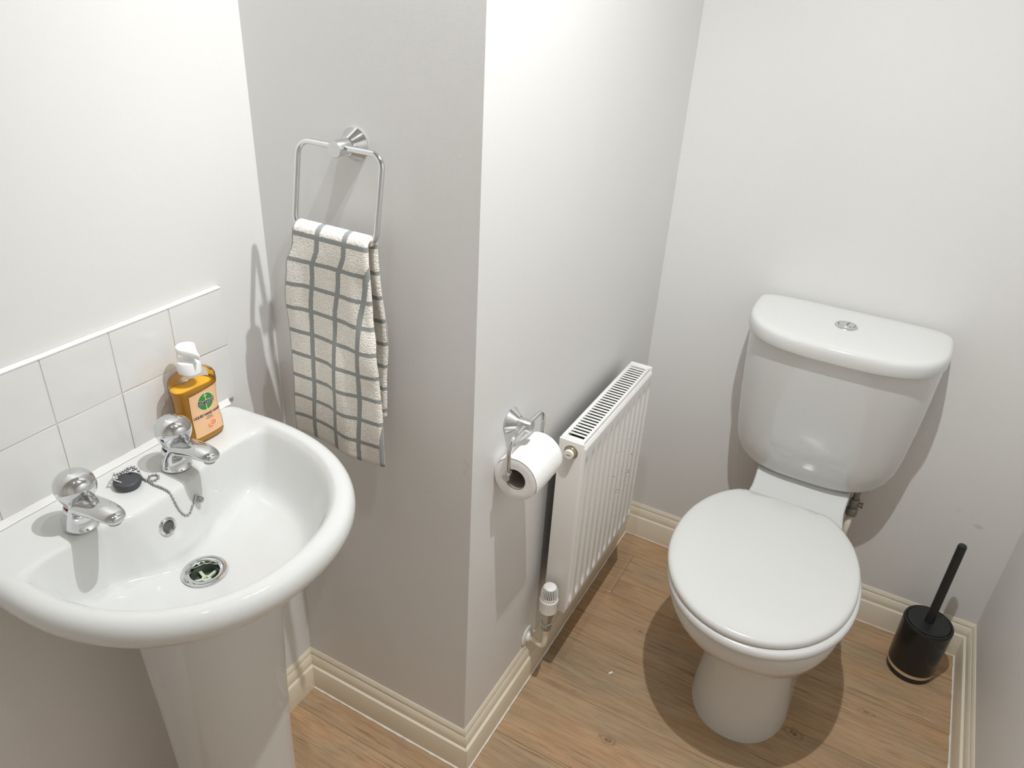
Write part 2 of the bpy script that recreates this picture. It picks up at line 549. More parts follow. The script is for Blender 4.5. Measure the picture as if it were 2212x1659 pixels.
prism_obj('wall_right', [(XE, YD), (XE, YF), (XE + T, YF - T), (XE + T, YD + T)], 0, HC, M_WALL, 'white wall right of the toilet brush')
prism_obj('wall_front', [(XE, YF), (0, YF), (-T, YF - T), (XE + T, YF - T)], 0, HC, M_WALL, 'white wall with the door')

# door in the wall behind the viewer
d = MB()
d.box((0.42, YF + 0.001, 0.006), (1.18, YF + 0.036, 1.98), 0.003)
for z0, z1 in ((0.2, 0.85), (1.02, 1.82)):
    for x0, x1 in ((0.52, 0.76), (0.84, 1.08)):
        d.box((x0, YF + 0.034, z0), (x1, YF + 0.043, z1), 0.004)
door = structure(d.build('door_1', M_DOOR, smooth=False), 'white panelled door')
d = MB()
d.lathe([(0.026, 0), (0.026, 0.006), (0.010, 0.01), (0.010, 0.04), (0.022, 0.05), (0.024, 0.06), (0.012, 0.07)], (1.12, YF + 0.036, 1.0), 'Y', 24)
d.build('door_handle', M_CHROME, door)
tr = MB()
for x0, x1 in ((0.35, 0.418), (1.182, 1.25)):
    tr.box((x0, YF + 0.0005, 0), (x1, YF + 0.018, 2.05), 0.003)
tr.box((0.418, YF + 0.0005, 1.984), (1.182, YF + 0.018, 2.05), 0.003)
structure(tr.build('trim_1', M_SKIRT, smooth=False), 'cream door casing')

# torus skirting boards, one per wall, mitred at the corners
PROF = [(0, 0), (SK_T, 0), (SK_T, 0.0660), (SK_T - 0.0006, SK_L - 0.0003), (SK_T - 0.0014, SK_L), (0.0108, 0.0684), (0.0106, 0.0692),
        (0.0114, 0.0722), (0.0116, 0.0755), (0.0113, 0.0795), (0.0104, 0.0840), (0.0090, 0.0880), (0.0072, 0.0918), (0.0056, 0.0942),
        (0.0046, 0.0948), (0.0044, 0.0972), (0.0060, 0.0976), (0.0058, 0.1000), (0.0042, 0.1045), (0.0014, SK_H), (0, SK_H)]


def skirting(name, p0, p1, nrm, m0, m1, label):
    p0, p1, nrm = Vector(p0), Vector(p1), Vector(nrm)
    t = (p1 - p0).normalized()
    b = MB()
    rings = []
    for p, m, sg in ((p0, m0, 1), (p1, m1, -1)):
        ring = []
        for dd, z in PROF:
            q = p + nrm * (dd + 0.0003) + t * (sg * m * dd)
            ring.append((q.x, q.y, z))
        rings.append(ring)
    b.loops(rings)
    return structure(b.build(name, M_SKIRT, angle=35), label)


skirting('baseboard_left', (0, YF + 0.0175), (0, 0), (1, 0), 0, 1, 'cream skirting under the basin wall')
skirting('baseboard_return', (0, 0), (W1, 0), (0, -1), 1, -1, 'cream skirting under the towel ring')
skirting('baseboard_recess', (W1, 0), (W1, YD), (1, 0), -1, 1, 'cream skirting under the radiator')
skirting('baseboard_back', (W1, YD), (XE, YD), (0, -1), 1, 1, 'cream skirting behind the toilet')
skirting('baseboard_right', (XE, YD), (XE, YF + 0.0175), (-1, 0), 1, 0, 'cream skirting on the right wall')

# white sealant beads where floor meets skirting
def bead(name, p0, p1, nrm, w, label, m0=1, m1=1):
    p0, p1, nrm = Vector(p0), Vector(p1), Vector(nrm)
    t = (p1 - p0).normalized()
    b = MB(); rings = []
    L = (p1 - p0).length
    k = max(2, int(L / 0.012))
    for i in range(k + 1):
        f = i / k
        ww = w * (0.75 + 0.5 * random.random())
        o0 = p0 + t * (f * L)
        mm = (m0 * (1 - f) - m1 * f)
        ring = []
        for dd, z in ((SK_T - 0.001, 0.0002), (SK_T + ww, 0.0002), (SK_T + ww * 0.45, ww * 0.4), (SK_T - 0.001, ww * 0.8)):
            q = o0 + nrm * dd + t * (mm * SK_T)
            ring.append((q.x, q.y, z))
        rings.append(ring)
    b.loops(rings)
    return structure(b.build(name, M_SEAL, angle=80), label)


bead('trim_2', (0, 0), (W1, 0), (0, -1), 0.0032, 'white sealant line at the foot of the short wall', 1, -1)
bead('trim_3', (W1, 0), (W1, YD), (1, 0), 0.0026, 'white sealant line under the radiator wall', -1, 1)
bead('trim_4', (XE, YD), (XE, YF + 0.3), (-1, 0), 0.0034, 'white sealant line along the right wall', 1, 0)
bead('trim_5', (W1, YD), (XE, YD), (0, -1), 0.0016, 'thin sealant line behind the toilet', 1, 1)

# ------------------------------------------------------------------ tiled splashback
TY, TZ, TP = -0.1109, 1.0356, 0.1
sp = thing('tile_splashback', 'two rows of square white glazed tiles on the wall above the washbasin', 'splashback', (0.0, TY - 2.5 * TP, 0.8356))
b = MB()
for r in range(2):
    for c in range(5):
        y1 = TY - c * TP - 0.0008; y0 = TY - (c + 1) * TP + 0.0012
        z1 = TZ - r * TP - 0.0008; z0 = TZ - (r + 1) * TP + 0.0014
        bm2 = bmesh.new()
        n = 6
        jit = [random.uniform(-0.0006, 0.0006) for _ in range(4)]
        # wavy hand-glazed face
        grid = []
        for i in range(n + 1):
            row = []
            for j in range(n + 1):
                u, v = i / n, j / n
                edge = min(u, 1 - u, v, 1 - v)
                x = 0.0082 + lerp(lerp(jit[0], jit[1], u), lerp(jit[2], jit[3], u), v) - 0.0009 * (1 - smooth01(edge / 0.12))
                wob = 0.0006 * sin(5 * u + r * 2 + c) if j in (0, n) else 0
                row.append(bm2.verts.new((x, lerp(y0, y1, u), lerp(z0, z1, v) + wob)))
            grid.append(row)
        for i in range(n):
            for j in range(n):
                bm2.faces.new((grid[i][j], grid[i + 1][j], grid[i + 1][j + 1], grid[i][j + 1]))
        rim = [grid[i][0] for i in range(n)] + [grid[n][j] for j in range(n)] + [grid[i][n] for i in range(n, 0, -1)] + [grid[0][j] for j in range(n, 0, -1)]
        back = [bm2.verts.new((0.0015, v.co.y, v.co.z)) for v in rim]
        k = len(rim)
        for i in range(k):
            bm2.faces.new((rim[i], rim[(i + 1) % k], back[(i + 1) % k], back[i]))
        b.absorb(bm2)
b.build('tiles', M_TILE, sp, angle=50)
b = MB()
b.box((0.0008, TY - 5 * TP + 0.0006, TZ - 2 * TP + 0.001), (0.0062, TY - 0.0015, TZ - 0.0015))
b.build('grout', M_GROUT, sp, smooth=False)
b = MB()   # caulk along the top edge and down to the basin
rings = []
for i in range(61):
    y = TY - 5 * TP * i / 60
    h = 0.0022 + 0.0012 * random.random()
    rings.append([(0.0006, y, TZ - 0.001), (0.0078, y, TZ - 0.001), (0.0080, y, TZ + 0.0006), (0.0030, y, TZ + 0.0016), (0.0006, y, TZ + h)])
b.loops(rings)
rings = []
for i in range(61):
    y = TY - 0.018 - (5 * TP - 0.018) * i / 60
    h = 0.0010 * random.random()
    rings.append([(0.0070, y, 0.8305), (0.0128 + h, y, 0.8305), (0.0106 + h, y, 0.8340), (0.0086, y, 0.8390 + h), (0.0070, y, 0.8390 + h)])
b.loops(rings)
b.build('sealant_bead', M_SEAL, sp, angle=60)

# ------------------------------------------------------------------ washbasin
BC = Vector((0.205, -0.355))
NB = 128


def d_outline(a, b, x0, xb, yc, n=2.2, rc=0.02, k=720):
    """D-shaped plan: straight back at x=xb, straight sides to x0, rounded front"""
    pts = []
    for i in range(k + 1):
        t = -pi / 2 + pi * i / k
        c, s = cos(t), sin(t)
        r = (abs(c / b) ** n + abs(s / a) ** n) ** (-1 / n)
        pts.append((x0 + r * c, yc + r * s))
    for i in range(13):
        t = pi / 2 * i / 12
        pts.append((xb + rc - rc * sin(t), yc + a - rc + rc * cos(t)))
    for i in range(13):
        t = pi / 2 * i / 12
        pts.append((xb + rc - rc * cos(t), yc - a + rc - rc * sin(t)))
    return pts


def ray_r(poly, th):
    dx, dy = cos(th), sin(th)
    best = 0
    for i in range(len(poly)):
        x1, y1 = poly[i][0] - BC.x, poly[i][1] - BC.y
        x2, y2 = poly[(i + 1) % len(poly)][0] - BC.x, poly[(i + 1) % len(poly)][1] - BC.y
        ex, ey = x2 - x1, y2 - y1
        den = dx * ey - dy * ex
        if abs(den) < 1e-12: continue
        t = (x1 * ey - y1 * ex) / den
        u = (x1 * dy - y1 * dx) / den
        if t > 0 and -1e-9 <= u <= 1 + 1e-9:
            best = max(best, t)
    return best


p_out = d_outline(0.233, 0.272, 0.125, 0.0045, -0.355)
p_in = d_outline(0.199, 0.236, 0.125, 0.012, -0.355)
basin = thing('wash_basin', 'white ceramic pedestal washbasin on the left with two taps', 'basin', (0.2, -0.355, 0.70))


def smin(a, b_, k):
    h = max(0.0, min(1.0, 0.5 + 0.5 * (b_ - a) / k))
    return lerp(b_, a, h) - k * h * (1 - h)


RA = []
for i in range(NB):
    th = 2 * pi * i / NB
    ro, ri = ray_r(p_out, th), ray_r(p_in, th)
    c, s = cos(th), sin(th)
    rl = 9.0
    if c < -0.02:
        rl = (BC.x - 0.121) / (-c)
        yy = abs(s * rl)
        rl = (BC.x - (0.121 - 0.017 * smooth01((yy - 0.045) / 0.05))) / (-c)
    rop = smin(ri, rl, 0.05)
    rop = min(rop, ri - 0.0005)
    wb = smooth01((ri - rop) / 0.03)              # deck / shelf lies outside the bowl here
    xo = BC.x + ro * c
    wB = 1 - smooth01((xo - 0.02) / 0.10)         # nearness to the wall
    RA.append((th, ro, ri, rop, wb, wB))


def basin_ring(fr, fz):
    out = []
    for (th, ro, ri, rop, wb, wB) in RA:
        r = fr(th, ro, ri, rop, wb, wB)
        out.append((BC.x + r * cos(th), BC.y + r * sin(th), fz(th, ro, ri, rop, wb, wB)))
    return out


DR = Vector((0.190, -0.362))
def drain_ring(rad, z):
    out = []
    for (th, *_q) in RA:
        out.append((DR.x + rad * cos(th), DR.y + rad * sin(th), z))
    return out


def blend(r1, r2, t, z):
    return [tuple(lerp(p[k], q[k], t) for k in range(2)) + (z,) for p, q in zip(r1, r2)]


slope = lambda th, wb: lerp(0.043, 0.026, wb)
crease = basin_ring(lambda th, ro, ri, rop, wb, wB: rop - slope(th, wb), lambda *q: 0.742)
rings = [drain_ring(0.0245, 0.690), drain_ring(0.0250, 0.7195), drain_ring(0.0285, 0.7215), drain_ring(0.036, 0.7225)]
rings.append(blend(rings[3], crease, 0.45, 0.7275))
rings.append(blend(rings[3], crease, 0.86, 0.7350))
rings.append(crease)
rings.append(basin_ring(lambda th, ro, ri, rop, wb, wB: rop - slope(th, wb) * 0.72, lambda *q: 0.7560))
rings.append(basin_ring(lambda th, ro, ri, rop, wb, wB: rop - slope(th, wb) * 0.36, lambda th, ro, ri, rop, wb, wB: lerp(0.790, 0.792, wb)))
rings.append(basin_ring(lambda th, ro, ri, rop, wb, wB: rop - slope(th, wb) * 0.10, lambda th, ro, ri, rop, wb, wB: lerp(0.8175, 0.8165, wb)))
rings.append(basin_ring(lambda th, ro, ri, rop, wb, wB: rop, lambda th, ro, ri, rop, wb, wB: lerp(0.8265, 0.8240, wb)))
rings.append(basin_ring(lambda th, ro, ri, rop, wb, wB: min(rop + 0.007, ri + 0.003), lambda th, ro, ri, rop, wb, wB: lerp(0.8310, 0.8270, wb)))
rings.append(basin_ring(lambda th, ro, ri, rop, wb, wB: max(lerp(rop, ri, 0.5), rop + 0.0085) if wb > 0.4 else min(rop + 0.010, ri + 0.0055), lambda th, ro, ri, rop, wb, wB: lerp(0.8335, 0.8280, wb)))
rings.append(basin_ring(lambda th, ro, ri, rop, wb, wB: max(ri - 0.002, min(rop + 0.0125, ri + 0.007)), lambda th, ro, ri, rop, wb, wB: lerp(lerp(0.8350, 0.8285, wb), 0.8292, wB)))
rings.append(basin_ring(lambda th, ro, ri, rop, wb, wB: lerp(ri, ro, 0.32), lambda th, ro, ri, rop, wb, wB: lerp(0.8375, 0.8300, wB)))
rings.append(basin_ring(lambda th, ro, ri, rop, wb, wB: lerp(ri, ro, 0.60), lambda th, ro, ri, rop, wb, wB: lerp(0.8378, 0.8302, wB)))
rings.append(basin_ring(lambda th, ro, ri, rop, wb, wB: lerp(ri, ro, 0.86), lambda th, ro, ri, rop, wb, wB: lerp(0.8330, 0.8290, wB)))
rings.append(basin_ring(lambda th, ro, ri, rop, wb, wB: ro, lambda th, ro, ri, rop, wb, wB: 0.8215))
rings.append(basin_ring(lambda th, ro, ri, rop, wb, wB: ro - 0.0005, lambda *q: 0.8070))
rings.append(basin_ring(lambda th, ro, ri, rop, wb, wB: ro - 0.0085 * (1 - wB * 0.6), lambda *q: 0.7930))
rings.append(basin_ring(lambda th, ro, ri, rop, wb, wB: ro - 0.0300, lambda *q: 0.7720))
rings.append(basin_ring(lambda th, ro, ri, rop, wb, wB: ro - 0.0620, lambda *q: 0.7420))
rings.append(basin_ring(lambda th, ro, ri, rop, wb, wB: ro - 0.098, lambda *q: 0.7090))
rings.append(basin_ring(lambda th, ro, ri, rop, wb, wB: ro * 0.42, lambda *q: 0.7010))
rings.append(basin_ring(lambda th, ro, ri, rop, wb, wB: ro * 0.12, lambda *q: 0.7005))
b = MB(); b.loops(rings, False, True)
bowl = b.build('bowl', M_CER, basin, subsurf=2)

# surface lookup for everything that stands on the basin
bpy.context.view_layer.update()
_dg = bpy.context.evaluated_depsgraph_get()
_ev = bowl.evaluated_get(_dg); _me = _ev.to_mesh()
_off = basin.location
BVH = BVHTree.FromPolygons([v.co + _off for v in _me.vertices], [tuple(p.vertices) for p in _me.polygons])
_ev.to_mesh_clear()


def basin_z(x, y):
    h = BVH.ray_cast(Vector((x, y, 1.0)), Vector((0, 0, -1)))
    return h[0].z


b = MB()
b.lathe([(0.0318, 0.7222), (0.0322, 0.7240), (0.0312, 0.7256), (0.0275, 0.7262), (0.0232, 0.7252), (0.0208, 0.7236), (0.0200, 0.7200), (0.0200, 0.7000),
         (0.0228, 0.7000), (0.0240, 0.7215)], (DR.x, DR.y, 0), 'Z', 56, cap0=False, cap1=False)
waste = b.build('waste_outlet', M_CHROME, basin)
b = MB(); b.lathe([(0.0192, 0.7190), (0.0190, 0.7035), (0.0006, 0.7035)], (DR.x, DR.y, 0), 'Z', 40, cap0=False, cap1=True)
b.build('throat', M_TRAP, waste)
b = MB()
for k in range(5):
    a = 2 * pi * k / 5 + 0.35
    bm2 = bmesh.new(); bmesh.ops.create_cube(bm2, size=1)
    b.absorb(bm2, 0, Matrix.Translation((DR.x, DR.y, 0.7085)) @ Matrix.Rotation(a, 4, 'Z') @ Matrix.Translation((0.0112, 0, 0)) @ Matrix.Diagonal((0.0165, 0.0044, 0.003, 1)))
b.lathe([(0.0052, 0.7066), (0.0062, 0.7066), (0.0062, 0.7104), (0.0034, 0.7104), (0.0034, 0.7070)], (DR.x, DR.y, 0), 'Z', 20, cap0=False, cap1=True)
b.build('spokes', M_SPOKE, waste, smooth=False)

# overflow ring on the sloping face below the deck
h = BVH.ray_cast(Vector((0.40, -0.366, 0.870)), (Vector((0.13, -0.366, 0.783)) - Vector((0.40, -0.366, 0.870))).normalized())
pos, nrm = h[0], h[1]
if nrm.x < 0: nrm = -nrm
mz = Matrix.Translation(pos) @ nrm.to_track_quat('Z', 'Y').to_matrix().to_4x4()
b = MB(); b.lathe([(0.0080, -0.002), (0.0084, 0.0024), (0.0100, 0.0040), (0.0122, 0.0031), (0.0138, 0.0009), (0.0140, -0.002)], mat=mz, n=36, cap0=False, cap1=False)
ov = b.build('overflow_ring', M_CHROME, basin)
b = MB(); b.lathe([(0.0082, 0.0016), (0.0064, 0.0002), (0.0012, 0.0002)], mat=mz, n=28, cap0=False, cap1=True)
b.build('overflow_hole', simple('overflow_grey', (0.14, 0.14, 0.14, 1), 0.3, 0.6), ov)

# ------------------------------------------------------------------ pedestal
ped = MB()
rings = []
for z, a, bf, xb in ((0.0, 0.097, 0.110, 0.045), (0.012, 0.097, 0.110, 0.045), (0.05, 0.090, 0.104, 0.045), (0.14, 0.084, 0.097, 0.045), (0.30, 0.0845, 0.098, 0.045),
                     (0.45, 0.089, 0.103, 0.046), (0.60, 0.095, 0.110, 0.048), (0.685, 0.100, 0.116, 0.050)):
    ring = []
    for i in range(96):
        t = 2 * pi * i / 96
        c, s = cos(t), sin(t)
        e, bb = (2.7, bf) if c > 0 else (7.0, xb)
        r = (abs(c / bb) ** e + abs(s / a) ** e) ** (-1 / e)
        ring.append((0.159 + r * c, -0.352 + r * s, z))
    rings.append(ring)
ped.loops(rings)
tag(ped.build('basin_pedestal', M_CER, None, angle=60), 'white ceramic pedestal standing under the washbasin', 'pedestal')


# ------------------------------------------------------------------ pillar taps
def make_tap(x, y, ring_mat, label):
    z = basin_z(x, y) + 0.0002
    t = thing('basin_tap', label, 'tap', (x, y, z), 'pillar taps on the washbasin')
    O = Matrix.Translation((x, y, z))
    b = MB()
    # body: sections fan from the round foot up and over into the spout (spout runs +x)
    rings = []
    N = 32
    PX = 0.0300
    steps = 12
    for i in range(steps + 1):
        f = i / steps
        a = radians(lerp(180, 92, f))
        ri = lerp(0.0066, 0.0295, smooth01(f)); ro = lerp(0.0534, 0.0555, smooth01(f)) - 0.0105 * sin(pi * min(1.0, f * 1.15)) ** 1.5
        hw = lerp(0.0235, 0.0186, smooth01(f * 1.05))
        ring = []
        for k in range(N):
            u = 2 * pi * k / N
            rad = (ri + ro) / 2 + (ro - ri) / 2 * cos(u)
            ring.append((PX + rad * cos(a), hw * sin(u), rad * sin(a)))
        rings.append(ring)
    for xs, zb, zt, hw in ((0.040, 0.0330, 0.0572, 0.0178), (0.052, 0.0362, 0.0586, 0.0170), (0.064, 0.0382, 0.0590, 0.0166), (0.075, 0.0394, 0.0580, 0.0158),
                           (0.084, 0.0402, 0.0558, 0.0140), (0.0895, 0.0412, 0.0530, 0.0106), (0.0918, 0.0435, 0.0496, 0.0056)):
        ring = []
        for k in range(N):
            u = 2 * pi * k / N
            ring.append((xs, hw * sin(u), (zb + zt) / 2 + (zt - zb) / 2 * cos(u)))
        rings.append(ring)
    rings[0] = [(p[0], p[1], 0.0) for p in rings[0]]
    b.loops(rings)
    # flat collar the handle turns on
    b.lathe([(0.0190, 0.018), (0.0196, 0.0325), (0.0186, 0.0355), (0.006, 0.0357)], (0.0050, 0, 0), 'Z', 32, cap0=True, cap1=True)
    body = b.build('tap_body', M_CHROME, t, subsurf=1, xf=O)
    b = MB(); b.lathe([(0.0072, 0.0425), (0.0080, 0.0368), (0.0066, 0.0360), (0.0058, 0.0380)], (0.0780, 0, 0), 'Z', 24, cap0=False, cap1=True)
    b.build('spout_nozzle', M_STEEL, body, xf=O)
    H = O @ Matrix.Translation((0.0065, 0, 0.0350)) @ Matrix.Rotation(radians(5), 4, 'Y') @ Matrix.Diagonal((1.0, 1.0, 0.95, 1.0))
    b = MB(); b.lathe([(0.0140, 0.0), (0.0176, 0.0004), (0.0178, 0.0022), (0.0140, 0.0026)], n=32)
    b.build('indicator_ring', ring_mat, t, xf=H)

    def scoop(r, hh, a):
        s = smooth01((hh - 0.006) / 0.010) * (1 - smooth01((hh - 0.026) / 0.012))
        return r - 0.0042 * s * max(0.0, cos(2 * (a + 0.5))) ** 1.5
    b = MB()
    prof = [(0.0165, 0.0030), (0.0172, 0.0036), (0.0178, 0.0075), (0.0190, 0.0120), (0.0208, 0.0165), (0.0226, 0.0205), (0.0240, 0.0240), (0.0252, 0.0285), (0.0257, 0.0330),
            (0.0254, 0.0380), (0.0243, 0.0425), (0.0222, 0.0468), (0.0190, 0.0505), (0.0148, 0.0535), (0.0098, 0.0556), (0.0045, 0.0566), (0.0012, 0.0568)]
    b.lathe(prof, n=72, fn=scoop)
    b.build('tap_handle', M_CHROME, t, angle=180, xf=H)
    return t


make_tap(0.083, -0.4535, M_RED, 'chrome tap with a red ring, nearer the left edge of the photo')
make_tap(0.078, -0.2965, M_BLUE, 'chrome tap with a dark blue ring, in front of the soap bottle')

# ------------------------------------------------------------------ plug, bead chain and stay
pz = basin_z(0.063, -0.367)
plug = thing('basin_plug', 'dark grey rubber plug with a chrome bead chain, lying between the two taps', 'plug', (0.063, -0.367, pz))
PM = Matrix.Translation((0.063, -0.367, pz + 0.0005))
b = MB(); b.lathe([(0.0150, 0.0), (0.0176, 0.0022), (0.0190, 0.0065), (0.0186, 0.0100), (0.0165, 0.0116), (0.0105, 0.0122), (0.0012, 0.0123)], n=48)
b.build('stopper', M_RUBBER, plug, angle=70, xf=PM)
b = MB()
tri = [(0.050, -0.385, pz + 0.0135), (0.0445, -0.373, pz + 0.0190), (0.0555, -0.3755, pz + 0.0155)]
pts = []
for i in range(3):
    A, B2 = Vector(tri[i]), Vector(tri[(i + 1) % 3])
    for k in range(5):
        pts.append(A.lerp(B2, k / 5))
b.tube(pts, 0.0011, 8, cyclic=True)
b.tube([(0.0505, -0.3805, pz + 0.0165), (0.0580, -0.3800, pz + 0.0150), (0.0665, -0.3775, pz + 0.0128)], 0.0013, 8)
b.build('shackle', M_SATIN, plug, angle=80)


def catmull(P, per=14):
    P = [Vector(p) for p in P]
    out = []
    for i in range(len(P) - 1):
        p0, p1, p2, p3 = P[max(i - 1, 0)], P[i], P[i + 1], P[min(i + 2, len(P) - 1)]
        for k in range(per):
            t = k / per
            out.append(0.5 * ((2 * p1) + (-p0 + p2) * t + (2 * p0 - 5 * p1 + 4 * p2 - p3) * t * t + (-p0 + 3 * p1 - 3 * p2 + p3) * t ** 3))
    out.append(P[-1])
    return out


BR = 0.0020
top = pz + 0.0140
path = [(0.0480, -0.3740, top + .003), (0.0475, -0.3640, top + .001), (0.0460, -0.3560, top), (0.0440, -0.3490, top - .001), (0.0500, -0.3450, top + .0005), (0.0570, -0.3500, top + .002),
        (0.0560, -0.3580, top), (0.0500, -0.3560, top), (0.0520, -0.3490, top + .003), (0.0600, -0.3465, top)]
tail = [(0.0700, -0.3465), (0.0790, -0.3465), (0.0850, -0.3405), (0.0830, -0.3315), (0.0740, -0.3310), (0.0720, -0.3390), (0.0800, -0.3450), (0.0900, -0.3475), (0.1000, -0.3465), (0.1090, -0.3455),
        (0.1170, -0.3450), (0.1235, -0.3440), (0.1290, -0.3420), (0.1325, -0.3370), (0.1330, -0.3290), (0.1310, -0.3210), (0.1290, -0.3130)]
pp = catmull(path + [(x, y, basin_z(x, y) + BR + 0.0003) for x, y in tail])
beads = []
acc = 0.0; last = pp[0]
beads.append(pp[0])
for q in pp[1:]:
    seg = (q - last).length
    acc += seg; last = q
    if acc >= 0.0045:
        beads.append(q); acc = 0
b = MB()
for q in beads:
    zz = q.z
    x, y = q.x, q.y
    if x > 0.064:
        zz = basin_z(x, y) + BR + 0.0002
    b.sphere((x, y, zz), BR, 0, 10, 7)
for q, r in zip(beads, beads[1:]):
    b.tube([q, q.lerp(r, .5), r], 0.0005, 5)
b.build('bead_chain', M_STEEL, plug, angle=180)
sx, sy = 0.1280, -0.3090
h = BVH.ray_cast(Vector((sx, sy, 1.0)), Vector((0, 0, -1)))
n_ = h[1] if h[1].z > 0 else -h[1]
SM = Matrix.Translation(h[0]) @ n_.to_track_quat('Z', 'Y').to_matrix().to_4x4()
b = MB(); b.lathe([(0.0082, 0.0), (0.0084, 0.0016), (0.0062, 0.0028), (0.0058, 0.0088), (0.0012, 0.0093)], n=4, mat=SM)
b.lathe([(0.0036, 0.0), (0.0038, 0.0106), (0.0010, 0.0112)], n=16, mat=SM)
b.build('chain_stay', M_STEEL, plug, angle=30)

# ------------------------------------------------------------------ soap bottle
SX, SY = 0.0475, -0.2220
sz0 = basin_z(SX, SY) + 0.0004
soap = thing('soap_bottle', 'clear pump bottle of orange liquid hand wash standing at the back of the washbasin', 'soap bottle', (SX, SY, sz0))
HWT = [(0.0, 0.0330), (0.006, 0.0362), (0.020, 0.0360), (0.045, 0.0335), (0.062, 0.0326), (0.080, 0.0338), (0.098, 0.0366), (0.106, 0.0362), (0.112, 0.0335), (0.116, 0.0265), (0.119, 0.0160), (0.124, 0.0130)]
HDT = [(0.0, 0.0185), (0.006, 0.0212), (0.020, 0.0212), (0.045, 0.0198), (0.062, 0.0194), (0.080, 0.0196), (0.098, 0.0204), (0.106, 0.0200), (0.112, 0.0185), (0.116, 0.0160), (0.119, 0.0138), (0.124, 0.0130)]


def bottle_ring(z, shrink=0.0, n=64):
    hw, hd = interp(HWT, z) - shrink, interp(HDT, z) - shrink
    e = lerp(3.2, 2.0, smooth01((z - 0.108) / 0.012))
    out = []
    for i in range(n):
        t = 2 * pi * i / n
        c, s = cos(t), sin(t)
        r = (abs(c / hd) ** e + abs(s / hw) ** e) ** (-1 / e)
        out.append((r * c, r * s, z))
    return out


SO = Matrix.Translation((SX, SY, sz0)) @ Matrix.Rotation(radians(-3), 4, 'Z')
zs = [0.0, 0.0015, 0.006, 0.012, 0.02, 0.03, 0.04, 0.05, 0.06, 0.07, 0.08, 0.088, 0.094, 0.1, 0.104, 0.107, 0.110, 0.112, 0.114, 0.116, 0.1175, 0.119, 0.124]
b = MB(); b.loops([bottle_ring(z, 0.004 if z == 0 else 0) for z in zs])
b.build('bottle', M_SHELL, soap, angle=60, xf=SO)
zl = [0.0015, 0.004, 0.009, 0.015, 0.022, 0.03, 0.04, 0.05, 0.06, 0.07, 0.078, 0.085, 0.0925]
b = MB(); b.loops([bottle_ring(z, 0.0022 if z < 0.003 else 0.0010) for z in zl])
b.build('liquid', M_LIQ, soap, angle=60, xf=SO)
b = MB()
b.lathe([(0.0128, 0.1175), (0.0172, 0.1178), (0.0172, 0.1350), (0.0164, 0.1364), (0.0105, 0.1368), (0.0098, 0.1382), (0.0066, 0.1386), (0.0066, 0.1545), (0.0012, 0.1545)], n=40)
b.build('pump_collar', M_PUMP, soap, angle=35, xf=SO)
b = MB()   # teardrop head pointing into the room, sloping down to its tip
rings = []
for z, k in ((0.1508, 0.86), (0.1515, 0.97), (0.1535, 1.0), (0.1585, 1.0), (0.1600, 0.97), (0.1607, 0.86), (0.1609, 0.5)):
    ring = []
    for i in range(48):
        t = 2 * pi * i / 48
        c, s = cos(t), sin(t)
        x = 0.0150 * c if c < 0 else 0.0150 * c + 0.0150 * c ** 3
        y = 0.0148 * s * (1.0 if c < 0 else (1 - 0.72 * c ** 1.6))
        ring.append((x * k, y * k, z - 0.24 * max(0, x * k)))
    rings.append(ring)
b.loops(rings)
b.build('pump_head', M_PUMP, soap, angle=50, xf=SO)


def front_x(y, z, eps):
    hw, hd = interp(HWT, z), interp(HDT, z)
    e = 3.2
    t = min(0.995, abs(y) / hw)
    return hd * (1 - t ** e) ** (1 / e) + eps


def label_patch(bld, f, nu, nv, eps, mi):
    """f(u,v) -> (y,z) on the bottle front"""
    g = [[None] * (nv + 1) for _ in range(nu + 1)]
    for i in range(nu + 1):
        for j in range(nv + 1):
            y, z = f(i / nu, j / nv)
            g[i][j] = bld.bm.verts.new((front_x(y, z, eps), y, z))
    for i in range(nu):
        for j in range(nv):
            bld.bm.faces.new((g[i][j], g[i + 1][j], g[i + 1][j + 1], g[i][j + 1])).material_index = mi


def disc_patch(bld, cy, cz, ry, rz, eps, mi, n=40, rot=0.0, inner=0.0):
    ca, sa = cos(rot), sin(rot)
    rad = [inner + (1 - inner) * k / 6 for k in range(7)]
    prev = None
    for rr in rad:
        ring = []
        for i in range(n):
            t = 2 * pi * i / n
            u, v = ry * rr * cos(t), rz * rr * sin(t)
            y, z = cy + u * ca - v * sa, cz + u * sa + v * ca
            ring.append(bld.bm.verts.new((front_x(y, z, eps), y, z)))
        if prev:
            for i in range(n):
                bld.bm.faces.new((prev[i], prev[(i + 1) % n], ring[(i + 1) % n], ring[i])).material_index = mi
        elif inner == 0:
            pass
        prev = ring


def text_patch(bld, txt, cy, cz, size, eps, mi, bold=0.0, shear=0.0, squash=1.0):
    cu = bpy.data.curves.new('lettering_curve', 'FONT')
    cu.body = txt; cu.size = size; cu.align_x = 'CENTER'; cu.align_y = 'CENTER'; cu.offset = bold; cu.shear = shear
    cu.resolution_u = 3
    ob = bpy.data.objects.new('lettering_tmp', cu)
    COL.objects.link(ob)
    bpy.context.view_layer.update()
    me = bpy.data.meshes.new_from_object(ob.evaluated_get(bpy.context.evaluated_depsgraph_get()))
    bm2 = bmesh.new(); bm2.from_mesh(me)
    for v in bm2.verts:
        y, z = cy + v.co.x * squash, cz + v.co.y
        v.co = Vector((front_x(y, z, eps), y, z))
    bld.absorb(bm2, mi)
    bpy.data.objects.remove(ob); bpy.data.curves.remove(cu); bpy.data.meshes.remove(me)


